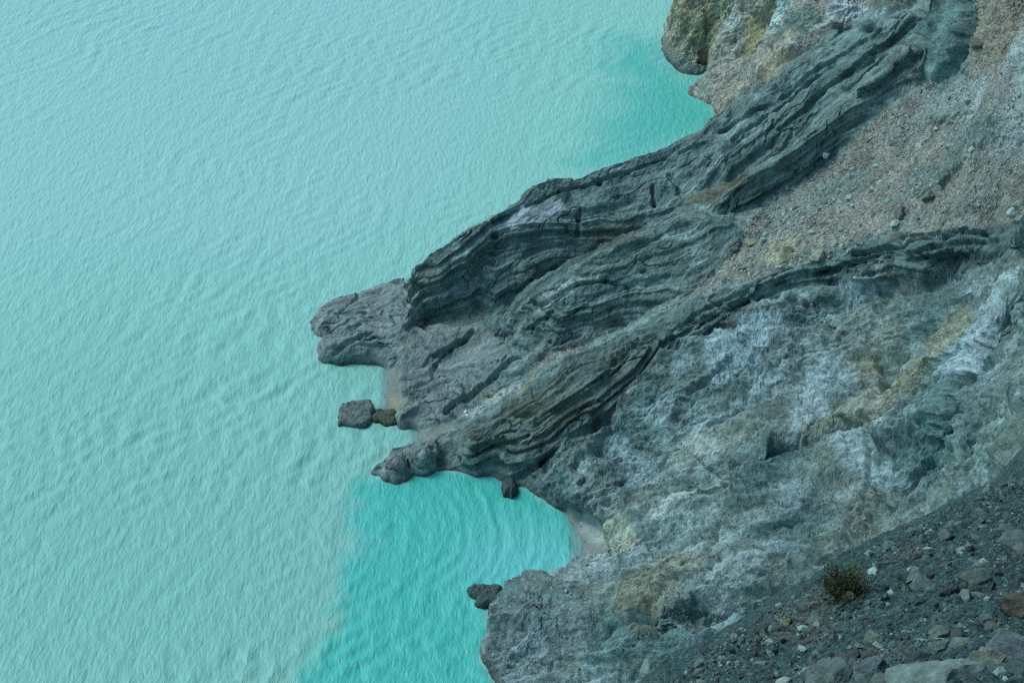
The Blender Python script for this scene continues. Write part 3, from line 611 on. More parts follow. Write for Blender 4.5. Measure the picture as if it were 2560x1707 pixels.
# ------------------------------------------------------------------ water
def water_material():
    m, nt, b = mat_new('lake_water'); N = nt.nodes; L = nt.links
    at = N.new('ShaderNodeAttribute'); at.attribute_name = 'albedo'; L.new(at.outputs['Color'], b.inputs['Base Color'])
    b.inputs['Roughness'].default_value = .4; b.inputs['IOR'].default_value = 1.33
    tc = N.new('ShaderNodeTexCoord')
    h = None
    for (rot, sc, scl, amt) in ((R(-40), (1.0, .30, 1), 1.5, 1.0), (R(25), (1.0, .35, 1), 1.1, .7), (R(-10), (1, .5, 1), 3.2, .35)):
        mp = N.new('ShaderNodeMapping'); mp.inputs['Rotation'].default_value = (0, 0, rot); mp.inputs['Scale'].default_value = sc
        L.new(tc.outputs['Object'], mp.inputs[0]); n = N.new('ShaderNodeTexNoise'); n.inputs['Scale'].default_value = scl; n.inputs['Detail'].default_value = 3
        n.inputs['Distortion'].default_value = .4; L.new(mp.outputs[0], n.inputs['Vector'])
        a = N.new('ShaderNodeMath'); a.operation = 'MULTIPLY_ADD'; a.inputs[1].default_value = amt; L.new(n.outputs[0], a.inputs[0])
        if h is not None: L.new(h.outputs[0], a.inputs[2])
        else: a.inputs[2].default_value = 0
        h = a
    bp = N.new('ShaderNodeBump'); bp.inputs['Strength'].default_value = 1.0; bp.inputs['Distance'].default_value = .22
    L.new(h.outputs[0], bp.inputs['Height']); L.new(bp.outputs[0], b.inputs['Normal'])
    return m
wxs = axis(-150, 62, .45, -3500, 3500, 1.25); wys = axis(134, 372, .45, -1500, 6000, 1.25)
WX, WY = np.meshgrid(wxs, wys); ax_, ay_ = WX.ravel(), WY.ravel()
cx0, cy0 = W(860, 1330, 0)[:2]
bay = gpoly([(1000,1190),(1100,1175),(1263,1203),(1330,1230),(1420,1280),(1460,1360),(1440,1420),(1360,1465),(1250,1500),(1150,1500),(1080,1400),(1000,1300)])
mb = sstep(-3, 6, sdist(bay, ax_, ay_, True, 10))
h = np.zeros(len(ax_), np.float32); rs = np.random.RandomState(5)
nA = pn(ax_ / 16, ay_ / 16, 3.3); nB = pn(ax_ / 7, ay_ / 7, 8.8)
for k in range(14):
    lam = rs.uniform(2.0, 5.0); th = R(-16 + rs.normal() * 22); 
    if k % 3 == 0: th = R(52 + rs.normal() * 14); lam = rs.uniform(1.6, 2.8)
    kx, ky = math.cos(th), math.sin(th)
    env = np.clip(.5 + 1.1 * pn(ax_ / 12 + k * 3, ay_ / 12, k * 1.7), 0, 1.4)
    h += (lam / 3) * env * np.sin((kx * ax_ + ky * ay_) * 2 * math.pi / lam + 3.0 * nA + 1.5 * nB + k)
h *= (.022 + .013 * sstep(290, 190, ay_)) * (.55 + .9 * sstep(-.4, .5, pn(ax_ / 60, ay_ / 45, 71.)))
rr = np.hypot(ax_ - cx0, (ay_ - cy0) * 1.0)
hb = .105 * np.sin(rr * 2 * math.pi / 2.5 + 2.8 * nB + 3 * nA) * (.5 + .8 * np.clip(pn(ax_ / 5, ay_ / 9, 50.), -.4, 1)) + 0.05 * np.sin(rr * 2 * math.pi / 1.7 + 3 * nB)
h = h * (1 - .6 * mb) + hb * mb
inb = (np.abs(ax_) < 400) & (ay_ < 700) & (ay_ > 0)
h = np.where(inb, h, 0)
MILK = C3(.20, .535, .435); PLUME = C3(.05, .44, .365); PLUME2 = C3(.06, .44, .35)
wc = np.tile(MILK, (len(ax_), 1))
plume = [W(x, y, 0)[:2] for x, y in [(940,1190),(930,1250),(905,1330),(890,1400),(855,1480),(820,1560),(790,1640),(775,1707),(750,1800)]] + [(60, 100), (60, 200)]
j1 = pn(ax_ / 9, ay_ / 9, 1.1) * 2.5 + pn(ax_ / 3, ay_ / 3, 4.1) * 1.0; j2 = pn(ax_ / 1.2, ay_ / 3, 14.1) * .8
mp_ = sstep(-2.6, 1.8, sdist(plume, ax_ + j1 * 1.5 + j2 + 2.2 * pn(ax_ / 14, ay_ / 14, 93.), ay_ + j1 * .5 + j2, True, 6)); 
pl2 = [W(x, y, 0)[:2] for x, y in [(1530,150),(1560,100),(1660,110),(1710,190),(1800,260),(1800,330),(1700,350),(1560,400),(1480,400),(1510,330),(1560,250)]]
mp2 = sstep(-9.5, 7, sdist(pl2, ax_ + j1 * 2, ay_ + j1, True, 10))
wc = mix(wc, C3(.24, .54, .465), sstep(-.3, .5, pn(ax_ / 45, ay_ / 60, 2.2)) * .5)
dim_corner = W(200, 1650, 0); wc = mix(wc, C3(.13, .42, .35), sstep(110, 20, np.hypot(ax_ - dim_corner[0], (ay_ - dim_corner[1]) * .9) + j1 * 5) * .6)  # weaker sky reflection and corner falloff painted into the lower-left water colour
wc = mix(wc, C3(.175, .43, .345), sstep(-22, -2, sdist(plume, ax_ + j1, ay_, True, 22)) * .25)
wc = mix(wc, C3(.25, .53, .50), sstep(200, 330, ay_) * sstep(10, -40, ax_) * .4)
wc = mix(wc, PLUME2, mp2 * .95)
wc = mix(wc, PLUME, mp_)
near_s = sdist([tuple(p) for p in shoreJ[:-4]], ax_, ay_, False, 6); near_s = np.abs(near_s)
bright = sstep(16, 2, np.hypot(ax_ - W(1330,1420,0)[0], (ay_ - W(1330,1420,0)[1])))
wc = mix(wc, C3(.11, .50, .47), mp_ * bright * .8)
wc = mix(wc, C3(.26, .50, .46), sstep(.9, .1, near_s) * .5)
for bb in Z_beach: wc = mix(wc, C3(.12, .20, .20), sstep(-1.0, -.1, sdist(bb, ax_ + j2 * .4, ay_, True, 4)) * .7)
widx = np.arange(len(ax_)).reshape(WX.shape)
WQ = np.stack([widx[:-1, :-1], widx[:-1, 1:], widx[1:, 1:], widx[1:, :-1]], 2).reshape(-1, 4)
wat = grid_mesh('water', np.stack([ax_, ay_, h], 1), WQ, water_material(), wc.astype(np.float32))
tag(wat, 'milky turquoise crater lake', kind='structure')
print('water', round(time.time() - T0, 1), len(WQ))

# ------------------------------------------------------------------ rocks
def ico(sub):
    import bmesh
    bm = bmesh.new(); bmesh.ops.create_icosphere(bm, subdivisions=sub, radius=1)
    V = np.array([v.co[:] for v in bm.verts]); F = np.array([[v.index for v in f.verts] for f in bm.faces]); bm.free(); return V, F
ICO = {s: ico(s) for s in (1, 2, 3, 4)}
def rock_shape(sub, rs, cuts=9, dims=(1, .8, .6), noise=.08):
    V, F = ICO[sub]; V = V.copy() * 1.15
    for _ in range(cuts):
        n = rs.normal(size=3); n /= np.linalg.norm(n); d = rs.uniform(.55, .9)
        e = V @ n - d; V -= np.where(e > 0, e, 0)[:, None] * n * .95
    s = rs.uniform(0, 100)
    if noise:
        r = 1 + noise * pn(V[:, 0] * 2.2 + s, V[:, 1] * 2.2, V[:, 2] * 2.2) * 2 + noise * .7 * pn(V[:, 0] * 6 + s, V[:, 1] * 6, V[:, 2] * 6)
        V = V * r[:, None]
    return V * np.array(dims), F
def rotm(rs, tilt=.5):
    a = rs.uniform(0, 2 * math.pi); b = rs.normal() * tilt; g = rs.normal() * tilt
    ca, sa, cb, sb, cg, sg = math.cos(a), math.sin(a), math.cos(b), math.sin(b), math.cos(g), math.sin(g)
    return np.array([[ca, -sa, 0], [sa, ca, 0], [0, 0, 1]]) @ np.array([[1, 0, 0], [0, cb, -sb], [0, sb, cb]]) @ np.array([[cg, 0, sg], [0, 1, 0], [-sg, 0, cg]])
rsR = np.random.RandomState(21)
PROTO = {s: [rock_shape(s, rsR, 8, (1, rsR.uniform(.65, .95), rsR.uniform(.45, .75)), .06 if s > 1 else 0) for _ in range(10)] for s in (1, 2)}
def stones_mesh(name, P, Rr, mat, colf, sub=1, seed=1, sink=.15):
    rs = np.random.RandomState(seed); Vs, Fs, Cs = [], [], []; off = 0
    for p, r in zip(P, Rr):
        V, F = PROTO[sub][rs.randint(10)]
        V2 = (V * r) @ rotm(rs).T + p + np.array([0, 0, r * sink]); Vs.append(V2); Fs.append(F + off); off += len(V2)
        Cs.append(np.tile(colf(rs), (len(V2), 1)))
    return grid_mesh(name, np.concatenate(Vs), np.concatenate(Fs), mat, np.concatenate(Cs).astype(np.float32), smooth=False)
def sizes(rs, n, lo, hi, p=2.6):
    u = rs.uniform(0, 1, n); return (lo ** (-p) + u * (hi ** (-p) - lo ** (-p))) ** (-1 / p)
def scatter(poly, n, rs, A=None):
    P = np.array(poly); lo, hi = P.min(0), P.max(0); out = []
    while sum(map(len, out)) < n:
        x = rs.uniform(lo[0], hi[0], n * 3); y = rs.uniform(lo[1], hi[1], n * 3); k = inside(poly, x, y); out.append(np.stack([x[k], y[k]], 1))
    q = np.concatenate(out)[:n]; return np.column_stack([q, hsample(q[:, 0], q[:, 1], HF if A is None else A)])
def stonecol(rs, base=C3(.24, .27, .25)):
    base = base * C3(.93, 1.03, .96); v = rs.uniform(.5, 1.55); t = rs.uniform(-.3, 1); return base * v * np.array([1 + .12 * t, 1, 1 - .08 * t])
M_stone = rock_material('stone', fine=3.0, contrast=.3, bump=.1, speck=.2)
sc_poly = [p for p in Z_scree]
rs = np.random.RandomState(31)
Ps = scatter(sc_poly, 15000, rs); tag(stones_mesh('scree_gravel', Ps, sizes(rs, 15000, .08, .42, 2.3), M_stone, stonecol, 1, 2), kind='stuff', label='loose small stones covering the scree slope', cat='gravel')
Pt = scatter(Z_tail, 500, rs); tag(stones_mesh('gully_gravel', Pt, sizes(rs, 500, .08, .28), M_stone, lambda r: stonecol(r, C3(.28, .27, .22)), 1, 3), kind='stuff', label='small tan stones lying in the gully below the folded ridge', cat='gravel')
Z_ws = gpoly([(1149,1052),(1220,1005),(1290,958),(1300,975),(1240,1015),(1170,1055)])
Pt = scatter(Z_ws, 330, rs); tag(stones_mesh('pale_rubble', Pt, sizes(rs, 330, .12, .34), M_stone, lambda r: stonecol(r, C3(.42, .49, .52)), 1, 4), kind='stuff', label='strip of pale rubble in the gully above the second beach', cat='gravel')
Pt = scatter(gpoly([(1505,1385),(1530,1340),(1600,1335),(1600,1370),(1540,1400)]), 260, rs); tag(stones_mesh('beach_rubble', Pt, sizes(rs, 260, .12, .36), M_stone, lambda r: stonecol(r, C3(.34, .37, .32)), 1, 5), kind='stuff', label='yellowish rubble above the beach of the bright bay', cat='gravel')
Pd = scatter(Z_D, 9000, rs); tag(stones_mesh('slope_rubble', Pd, sizes(rs, 9000, .08, .45, 2.4), M_stone, lambda r: stonecol(r, C3(.20, .25, .25)), 1, 6), kind='stuff', label='small stones strewn over the stained slope', cat='gravel')
Pb = scatter(Z_B + [], 1200, rs); Pb2 = scatter([tuple(p) for p in Z_A2], 900, rs)
tag(stones_mesh('ridge_rubble', np.concatenate([Pb, Pb2]), sizes(rs, 2100, .06, .2), M_stone, stonecol, 1, 7), kind='stuff', label='small stones resting on the bedded ridges', cat='gravel')

def boulder(px, py, size, base, label, group=None, dims=None, cat='boulder', name='boulder', sub=3, cuts=10, at=None, sink=.1, rot=None, noise=.08, seed=None):
    """size in metres across; stands where that sight line meets the ground"""
    rs = np.random.RandomState(seed if seed is not None else int(px * 7 + py * 13))
    p = hit([(px, py)], HF)[0] if at is None else np.array(at)
    dims = dims or (1, rs.uniform(.7, .95), rs.uniform(.55, .8))
    V, F = rock_shape(sub, rs, cuts, dims, noise)
    Rm = rotm(rs, .25) if rot is None else np.array([[math.cos(rot), -math.sin(rot), 0], [math.sin(rot), math.cos(rot), 0], [0, 0, 1]])
    V = (V * size / 2) @ Rm.T
    cc = np.array(base) * np.array([.84, 1.06, .95]) * (1 + .25 * pn(V[:, 0] / size * 5 + px, V[:, 1] / size * 5, V[:, 2] / size * 5))[:, None]
    o = grid_mesh(name, V, F, M_stone, cc.astype(np.float32), smooth=False)
    o.location = (p[0], p[1], p[2] + size * sink)
    tag(o, label, cat, group); return o
G = (.20, .25, .25); LG = (.30, .36, .36); DK = (.06, .10, .105); TN = (.27, .26, .19); WH = (.45, .54, .58)
named = [
 (2420,255,1.6,LG,'round pale grey boulder on the smooth ash near the top of the scree'),
 (2355,300,1.7,G,'rounded grey boulder left of the ash patch on the upper scree'),
 (2325,306,.9,LG,'small light boulder just left of the rounded grey one on the upper scree'),
 (2062,398,1.5,WH,'pale boulder wedged at the foot of the steep rib above the scree'),
 (1968,476,1.0,LG,'single pale boulder at the foot of the rib near its lower end'),
 (2250,540,2.6,(.13,.15,.15),'dark upright boulder with a pale foot in the middle of the scree'),
 (2236,565,2.0,LG,'pale boulder at the foot of the dark upright one on the scree'),
 (2320,498,3.0,(.12,.15,.15),'broad dark slab lying across the middle of the scree'),
 (2282,482,1.5,LG,'light grey block just left of the broad dark slab on the scree'),
 (2530,535,1.8,(.33,.40,.41),'bright pale block on the crest at the right edge'),
 (2545,515,1.5,LG,'smaller pale block above the bright one at the right edge'),
 (1876,612,2.4,TN,'large tan boulder at the lower end of the scree beside the folded ridge'),
 (1906,604,1.4,LG,'flat pale block right of the large tan boulder'),
 (1838,625,2.2,(.19,.17,.15),'reddish grey slab leaning on the end of the folded ridge'),
 (1784,706,1.0,LG,'small pale boulder low in the scree tail below the folded ridge'),
 (1960,640,3.4,TN,'big sand coloured boulder half buried above the thin bedded ridge'),
 (2045,645,2.6,(.25,.27,.22),'greyish tan boulder right of the big sand coloured one'),
 (2150,610,1.8,G,'grey boulder touching the upper edge of the thin bedded ridge'),
 (2125,500,1.3,LG,'pale pointed stone near the middle left of the scree'),
 (2380,420,2.4,(.17,.19,.18),'long brown grey slab in the upper middle of the scree'),
 (1960,560,1.1,G,'grey stone near the top of the lower scree'),
 (2030,585,1.2,LG,'pale stone in the lower middle of the scree'),
 (2105,575,1.3,(.22,.27,.26),'greenish block in the lower middle of the scree'),
 (2430,380,1.4,LG,'light grey stone on the right upper scree'),
 (2445,115,3.0,(.13,.12,.11),'brown boulder against the sandy wall in the top corner'),
 (2300,140,1.8,DK,'dark block in the gravel hollow below the top corner'),
 (1540,1155,1.6,G,'grey block above the rock pile at the mouth of the cave'),
 (1450,1205,2.6,(.16,.20,.21),'rounded grey boulder in the rock pile beside the bright bay'),
 (1395,1170,2.0,G,'long tilted block at the top of the rock pile beside the bright bay'),
 (1425,1160,1.3,G,'squarish block behind the long tilted one in the rock pile'),
 (1360,1215,1.3,(.10,.13,.14),'dark block at the water side of the rock pile'),
 (1385,1235,1.2,G,'grey block low in the rock pile near the shore'),
 (1420,1225,1.5,G,'grey block in the middle of the rock pile near the shore'),
 (1812,1437,1.3,WH,'bright white boulder on the lower stained slope'),
 (1895,978,2.2,(.27,.33,.32),'pale wedge shaped boulder on the upper stained slope'),
 (2245,1012,1.0,WH,'small bright stone on the ochre debris of the stained slope'),
 (1525,1632,2.6,(.20,.26,.26),'light grey tilted block near the bottom edge'),
 (1547,1610,1.6,(.15,.20,.21),'grey block behind the light tilted one near the bottom edge'),
 (1450,1665,1.8,(.19,.24,.23),'green grey block left of the tilted ones near the bottom edge'),
 (1480,1650,1.3,G,'small grey block between the green grey and the tilted block'),
 (1620,1690,3.2,(.16,.22,.22),'large angular block at the bottom edge'),
 (1720,1665,1.6,(.14,.19,.19),'dark block under the fluted cliff near the bottom edge'),
 (1047,812,1.7,(.16,.17,.11),'brown pinnacle leaning on the end of the big cliff'),
 (857,852,.55,(.55,.55,.20),'small yellow stone on the flat rock platform'),
 (942,855,.8,(.34,.38,.36),'single pale rounded stone on the flat rock platform'),
 (1165,1010+22,.9,WH,'white stone at the lower end of the pale rubble strip'),
]
for px, py, s, b, lb in named: boulder(px, py, s, b, lb, sub=3, sink=.1, cuts=12, dims=(1, .65, .45) if 'slab' in lb else None)
# the larger stones of the scree, one object each
proto_b = []
for i in range(12):
    o = boulder(2000 + i, 600, 1.0, stonecol(np.random.RandomState(i), C3(.24, .27, .25)), 'one of the many loose grey stones on the scree slope', 'loose stones on the scree slope', sub=2, cuts=8, name='scree_stone', cat='stone', seed=100 + i, noise=.05)
    proto_b.append(o)
rs = np.random.RandomState(77); Pbig = scatter(sc_poly, 210, rs); Sz = sizes(rs, 210, .55, 1.5, 2.4)
for i in range(210):
    o = proto_b[i] if i < 12 else proto_b[i % 12].copy()
    if i >= 12: col.objects.link(o)
    p = Pbig[i]; s = Sz[i]; o.location = (p[0], p[1], p[2] + .05 * s); o.scale = (s, s, s); o.rotation_euler = (rs.normal() * .3, rs.normal() * .3, rs.uniform(0, 6.28))

# ------------------------------------------------------------------ rocks standing in the lake
def lake_rock(name, outline, zpx, height, base, label, seed, base_z=-1.2, tilt=(0, 0), rough=.22, beds=.25):
    """a rock with the measured water line, filled to a rugged top"""
    poly = [W(x, y, 0)[:2] for x, y in outline]; poly = jag(poly + [poly[0]], .5, 2, seed)[:-1]
    P = np.array(poly); lo = P.min(0) - .6; hi = P.max(0) + .6; st = .11
    X, Y = np.meshgrid(np.arange(lo[0], hi[0], st), np.arange(lo[1], hi[1], st)); x = X.ravel(); y = Y.ravel()
    d = sdist(poly, x + .15 * pn(x * 1.5, y * 1.5, seed), y + .15 * pn(x * 1.5, y * 1.5, seed + 5.), True, 5)
    prof = np.where(d > 0, height * (1 - np.exp(-np.clip(d, 0, 9) / (.16 * height))), d * 2.4)
    cx, cy = P.mean(0); z = prof + np.where(d > 0, 1, 0) * sstep(0, .6, d) * (tilt[0] * (x - cx) + tilt[1] * (y - cy))
    u = x * nb[0] + y * nb[1] + z * nb[2]
    z = z + sstep(-.1, .5, d) * (beds * bed(u / .8 + .3 * pn(x, y, 3.), seed) + rough * fbm(x, y, z, 1.3, 3, .6, seed * 1.0, True))
    z = np.maximum(z, base_z)
    V = np.stack([x - cx, y - cy, z], 1); ii = np.arange(X.size).reshape(X.shape)
    F = np.stack([ii[:-1, :-1], ii[:-1, 1:], ii[1:, 1:], ii[1:, :-1]], 2).reshape(-1, 4); F = F[(d[F] > -.55).all(1)]
    cc = np.array(base)[None] * np.array([[.84, 1.08, .95]]) * (1 + .35 * fbm(x, y, z, .8, 2, .6, 4.)[:, None]) * np.where(z < .3, .5, 1)[:, None]
    o = grid_mesh(name, V, F, M_lake_rock, np.clip(cc, .01, .8).astype(np.float32)); o.location = (cx, cy, 0)
    tag(o, label, 'rock'); return o
lake_rock('lake_rock', [(845,1028),(852,1016),(880,1010),(930,1008),(936,1022),(937,1050),(925,1062),(890,1072),(868,1066),(846,1066),(848,1048)], 0, 0.85, (.17,.20,.205), 'flat topped lilac grey rock standing in the lake off the middle platform', 11, beds=.2, rough=.28)
lake_rock('lake_rock', [(935,1028),(950,1025),(990,1030),(1000,1048),(982,1066),(936,1060)], 0, .45, (.10,.12,.09), 'low brown green rock joining the flat topped rock to the shore', 12, rough=.3)
lake_rock('lake_rock', [(1166,1476),(1182,1470),(1215,1471),(1250,1468),(1258,1472),(1252,1492),(1236,1512),(1208,1524),(1188,1516),(1190,1500),(1172,1490)], 0, .9, (.09,.125,.12), 'dark pointed rock in the bright turquoise bay near its lower shore', 13, rough=.3)
lake_rock('lake_rock', [(1256,1214),(1275,1207),(1290,1212),(1291,1240),(1280,1249),(1258,1242),(1254,1228)], 0, 1.2, (.08,.10,.11), 'small dark rock at the head of the bright turquoise bay', 14)
lake_rock('lake_rock', [(1292,1487),(1300,1482),(1312,1484),(1310,1490),(1298,1492)], 0, .5, (.12,.12,.09), 'tiny brown rock by the lower shore of the bright bay', 15)

# ------------------------------------------------------------------ foreground slope, close below the camera
edge = [(1690,1800,40),(1755,1707,41),(1800,1650,42),(1842,1600,43),(1960,1553,45),(2010,1510,46),(2090,1455,48),(2190,1410,50),(2260,1350,52),(2350,1300,54),(2460,1250,56),(2560,1195,58),(2750,1110,62)]
inner = [(1900,1707,38),(2050,1650,38),(2200,1600,40),(2300,1500,43),(2450,1400,47),(2560,1300,52),(2560,1500,42),(2350,1600,38.5),(2150,1550,43),(2750,1300,50),(2750,1500,42),(2750,1650,36)]
low = [(2000,1720,33),(2100,1690,31),(2250,1680,29),(2400,1650,28.5),(2560,1600,30),(2750,1580,29),(2560,1707,22),(2300,1760,20),(2000,1800,27),(2750,1800,18),(2200,1900,15),(1800,1900,30)]
fv = []; fe = []
for k, e in enumerate(edge):
    fv.append(WD(*e))
    if k: fe.append((k - 1, k))
for e in inner + low: fv.append(WD(*e))
for e in edge:
    w = WD(*e); fv.append((w[0] - 1.4, w[1] + 2.0, w[2] - 2.6)); fv.append((w[0] - 4.5, w[1] + 8, w[2] - 14))
fv += [(0, -2, 148.2), (6, 0, 148.6), (14, -2, 150), (30, 0, 151), (0, 8, 141), (-6, 10, 136), (-10, 22, 118), (40, 30, 148), (45, 70, 128)]
c2, _, f2, o2, _, _ = delaunay_2d_cdt([Vector(v[:2]) for v in fv], fe, [], 0, 1e-4)
z2 = np.array([fv[o2[i][0]][2] if len(o2[i]) else 120 for i in range(len(c2))]); c2n = np.array([tuple(v) for v in c2])
fgx = axis(1.5, 24, .05, -9, 44, 1.1); fgy = axis(14, 54, .055, -2, 68, 1.1)
HX, HY = np.meshgrid(fgx, fgy); FH = np.full(HX.shape, np.nan)
for f in f2:
    a, b, cc = c2n[f[0]], c2n[f[1]], c2n[f[2]]
    x0, x1 = np.searchsorted(fgx, [min(a[0], b[0], cc[0]), max(a[0], b[0], cc[0])]); y0, y1 = np.searchsorted(fgy, [min(a[1], b[1], cc[1]), max(a[1], b[1], cc[1])])
    X, Y = HX[y0:y1 + 1, x0:x1 + 1], HY[y0:y1 + 1, x0:x1 + 1]
    den = (b[1] - cc[1]) * (a[0] - cc[0]) + (cc[0] - b[0]) * (a[1] - cc[1])
    if X.size == 0 or abs(den) < 1e-9: continue
    l1 = ((b[1] - cc[1]) * (X - cc[0]) + (cc[0] - b[0]) * (Y - cc[1])) / den; l2 = ((cc[1] - a[1]) * (X - cc[0]) + (a[0] - cc[0]) * (Y - cc[1])) / den; l3 = 1 - l1 - l2
    m = (l1 > -1e-6) & (l2 > -1e-6) & (l3 > -1e-6); sub = FH[y0:y1 + 1, x0:x1 + 1]; sub[m] = (l1 * z2[f[0]] + l2 * z2[f[1]] + l3 * z2[f[2]])[m]
fok = ~np.isnan(FH); FH = np.where(fok, FH, 100.); FHb = blur(FH, 8); FH = np.where(fok, FHb, FH)
x, y = HX.ravel(), HY.ravel(); z = FH.ravel()
z = z + .32 * fbm(x, y, z * 0, 2.2, 3, .6, 2., True) + .07 * fbm(x, y, z * 0, .45, 3, .65, 9., True) + .03 * pn(x * 6, y * 6, 0.)
FHF = z.reshape(FH.shape)
fc = C3(.038, .088, .084) * (1 + .5 * fbm(x, y, z * 0, .5, 3, .7, 6.)[:, None] + .3 * pn(x * 9, y * 9, 3.)[:, None]); fc = mix(fc, C3(.12, .12, .09), sstep(.1, .5, pn(x / 3, y / 3, 9.)) * .4)
fi = np.arange(HX.size).reshape(HX.shape); FQ = np.stack([fi[:-1, :-1], fi[:-1, 1:], fi[1:, 1:], fi[1:, :-1]], 2).reshape(-1, 4)
FQ = FQ[fok.ravel()[FQ].all(1)]
M_fg = rock_material('foreground_gravel', fine=5, contrast=.6, bump=.12, speck=.7, peb=.8, pebs=9.0)
tag(grid_mesh('foreground_slope', np.stack([x, y, z], 1), FQ, M_fg, np.clip(fc, .01, .8).astype(np.float32)), 'dark stony slope close in the lower right corner', kind='structure')
def fgs(x, y):
    i = np.clip(np.searchsorted(fgx, x), 0, len(fgx) - 1); j = np.clip(np.searchsorted(fgy, y), 0, len(fgy) - 1); return FHF[j, i]
def fhit(px, py):
    d = ray(px, py); t = 10.
    while t < 90:
        t += .03
        if CAM_H + d[2] * t <= fgs(d[0] * t, d[1] * t): break
    return np.array([d[0] * t, d[1] * t, CAM_H + d[2] * t])
fg_poly = [WD(*e)[:2] for e in edge] + [(40, 30), (20, 8), (6, 8)]
rs = np.random.RandomState(91)
def fscatter(n):
    # denser and coarser towards the rim
    P = np.array(fg_poly); lo, hi = P.min(0), P.max(0); x = rs.uniform(lo[0], hi[0], n * 4); y = rs.uniform(lo[1], hi[1], n * 4); k = inside(fg_poly, x, y); x = x[k][:n]; y = y[k][:n]
    return np.stack([x, y, fgs(x, y)], 1)
Pf = fscatter(24000)
re_ = np.array([WD(*e) for e in edge]); ti = rs.uniform(0, len(edge) - 1.001, 1600); k_ = ti.astype(int); fr = (ti - k_)[:, None]
rx = (re_[k_] * (1 - fr) + re_[k_ + 1] * fr)[:, :2] + rs.normal(size=(1600, 2)) * .45; Pf = np.concatenate([Pf, np.column_stack([rx, fgs(rx[:, 0], rx[:, 1])])])
tag(stones_mesh('foreground_gravel', Pf, sizes(rs, len(Pf), .035, .34, 1.9), M_stone, lambda r: stonecol(r, C3(.072, .112, .108) * (1 if r.uniform() < .8 else 2.2)), 1, 8, .1), kind='stuff', label='loose gravel on the dark slope in the lower right corner', cat='gravel')
fgb = [(2305,1468,.75,(.17,.22,.22),'pale flat topped stone right of the shrub'),(2283,1450,.55,(.15,.2,.2),'rough stone behind the pale flat topped one right of the shrub'),
       (2440,1455,1.0,(.10,.13,.12),'brown boulder with a dark hollow beneath it'),(2545,1380,1.1,(.16,.2,.2),'light grey slab at the right edge of the dark slope'),(2530,1520,.9,(.12,.11,.09),'brown stone at the right edge below the hollow boulder'),
       (2365,1345,.6,(.15,.18,.17),'flat stone on the upper rim of the dark slope'),(2185,1605,.55,(.18,.22,.2),'tan pointed stone low on the dark slope'),(2350,1595,.5,(.14,.18,.17),'mottled stone in the middle low part of the dark slope'),
       (2030,1520,.55,(.14,.15,.14),'brownish stone on the rim left of the shrub'),(2120,1500,.4,(.2,.24,.24),'small pale stone just under the shrub'),(2065,1665,.35,(.2,.22,.2),'small tan flake near the bottom of the dark slope'),
       (2470,1560,.5,(.15,.18,.18),'grey brown stone near the right edge of the dark slope'),(1965,1560,.3,(.22,.22,.13),'small yellowish stone on the left rim of the dark slope'),(2350,1625,.55,(.16,.2,.2),'angular grey stone above the big pale boulder')]
for px, py, s, b, lb in fgb:
    boulder(px, py, s, tuple(np.array(b) * .78), lb, at=fhit(px, py), sub=3, sink=.12)
for px, py, s, t, b, lb in [(2090,1700,1.35,0,(.13,.17,.17),'rounded grey boulder at the bottom edge, leftmost of the near ones'),(2185,1690,1.1,0,(.10,.13,.15),'bluish dark boulder at the bottom edge beside the rounded grey one'),(2345,1712,1.7,0,(.21,.27,.26),'big pale angular boulder at the bottom edge'),
        (2460,1668,1.0,0,(.19,.22,.18),'yellowish pale boulder in the corner right of the big angular one'),(2530,1640,1.6,0,(.15,.19,.21),'large grey boulder in the bottom right corner')]:
    boulder(px, py, s * .8, tuple(np.array(b) * .8), lb, at=fhit(px, py), sub=4, cuts=14, sink=.0, dims=(1, .85, .6), noise=.1)

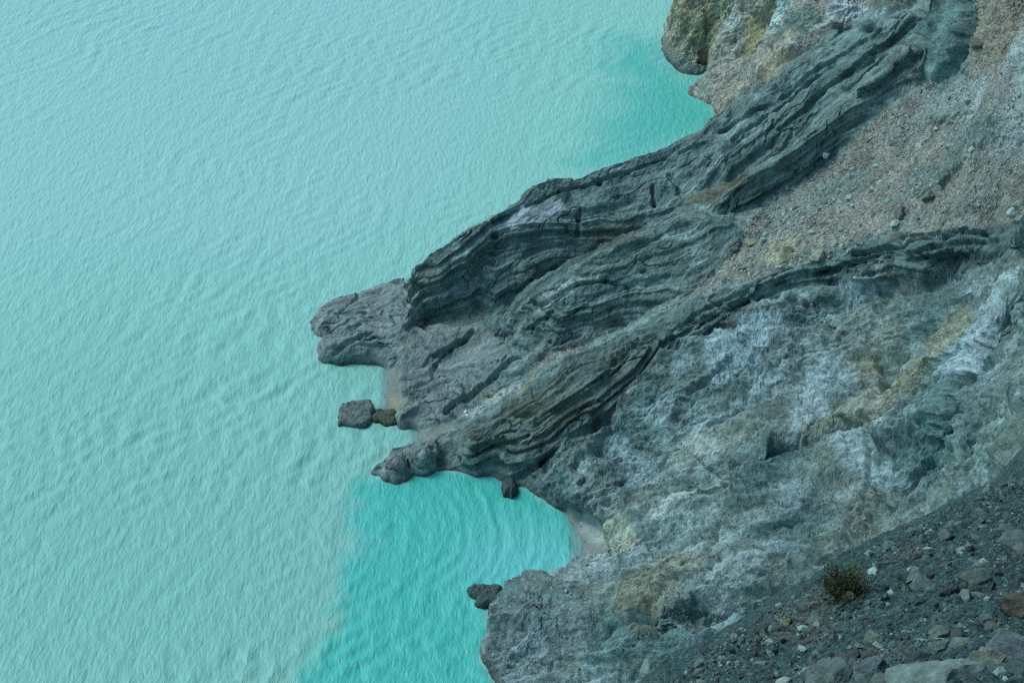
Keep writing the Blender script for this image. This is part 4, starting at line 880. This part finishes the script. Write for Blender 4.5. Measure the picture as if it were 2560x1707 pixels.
# ------------------------------------------------------------------ shrubs
def leaf_mat(name, ca, cb):
    m, nt, b = mat_new(name); N = nt.nodes; L = nt.links
    at = N.new('ShaderNodeAttribute'); at.attribute_name = 'albedo'; L.new(at.outputs['Color'], b.inputs['Base Color']); b.inputs['Roughness'].default_value = .7
    return m
M_leaf = leaf_mat('leaves', 0, 0); M_twig = rock_material('twig', attr=False, base=(.06, .05, .04), fine=20, bump=.01)
def shrub(p, wdt, hgt, n, label, seed, cols_):
    rs = np.random.RandomState(seed); root = bpy.data.objects.new('shrub', None); col.objects.link(root); root.location = p; tag(root, label, 'shrub')
    TV, TF, LV, LF, LC = [], [], [], [], []
    nb_ = max(14, n // 90)
    for k in range(nb_):
        a = rs.uniform(0, 6.28); rad = wdt * .5 * math.sqrt(rs.uniform(.02, 1)); tip = np.array([math.cos(a) * rad, math.sin(a) * rad, hgt * rs.uniform(.55, 1) * (1 - .45 * (rad / (wdt * .5)) ** 2)])
        st = np.array([math.cos(a), math.sin(a), 0]) * rad * .15; midp = (st + tip) / 2 + rs.normal(size=3) * .05 * hgt; midp[2] = max(midp[2], .02)
        chain = [st, midp, tip]
        for i in range(2):
            u = chain[i + 1] - chain[i]; u /= np.linalg.norm(u); v = np.cross(u, [0.3, .5, .8]); v /= np.linalg.norm(v); w = np.cross(u, v); r0, r1 = .013 * hgt * (2 - i), .013 * hgt * (1.2 - i * .9); o = len(TV)
            for q_, r_ in ((chain[i], r0), (chain[i + 1], r1)):
                for s_ in range(4): TV.append(q_ + r_ * (math.cos(s_ * 1.571) * v + math.sin(s_ * 1.571) * w))
            for s_ in range(4): TF.append((o + s_, o + (s_ + 1) % 4, o + 4 + (s_ + 1) % 4, o + 4 + s_))
        base_c = cols_[rs.randint(len(cols_))]
        for j in range(n // nb_):
            t = rs.uniform(.25, 1.06); q_ = (midp * (1 - t) + tip * t) if t > .5 else (st * (1 - 2 * t) + midp * 2 * t)
            if t > .5: t2 = (t - .5) * 2; q_ = midp * (1 - t2) + tip * t2
            q_ = q_ + rs.normal(size=3) * .055 * wdt * np.array([1, 1, .7]); q_[2] = max(q_[2], .01)
            u = rs.normal(size=3); u[2] = abs(u[2]) + .7; u /= np.linalg.norm(u); v = np.cross(u, rs.normal(size=3)); v /= np.linalg.norm(v); Ls = rs.uniform(.035, .07) * wdt / 1.2; o = len(LV)
            LV += [q_, q_ + u * Ls * .5 + v * Ls * .17, q_ + u * Ls, q_ + u * Ls * .5 - v * Ls * .17]; LF.append((o, o + 1, o + 2, o + 3))
            cc = np.array(base_c) * rs.uniform(.6, 1.5); LC += [cc] * 4
    st_ = grid_mesh('stem', np.array(TV), np.array(TF), M_twig); st_.parent = root
    lv = grid_mesh('foliage', np.array(LV), np.array(LF), M_leaf, np.array(LC, dtype=np.float32), smooth=False); lv.parent = root
    return root
GR = [(.045, .10, .02), (.06, .12, .02), (.022, .055, .025), (.07, .085, .025), (.06, .045, .03)]
sp_ = fhit(2112, 1492)
shrub(tuple(sp_ - np.array([0, 0, .08])), 1.5, 1.15, 6500, 'round dark green shrub on the rim of the stony slope', 5, GR)
sp_ = fhit(2248, 1448); shrub(tuple(sp_), .4, .28, 500, 'small withered dark tuft between the stones right of the shrub', 6, [(.03, .03, .02), (.025, .035, .02)])
sp_ = fhit(2556, 1598); shrub(tuple(sp_), .35, .3, 500, 'small bright green tuft at the right edge', 7, [(.03, .10, .02), (.05, .12, .03)])
hp = hit([(1990, 236)], HF)[0]; shrub(tuple(hp), 1.2, .5, 500, 'tiny green plant growing on the upper dark ridge', 8, [(.04, .08, .02)])
print('done', round(time.time() - T0, 1))
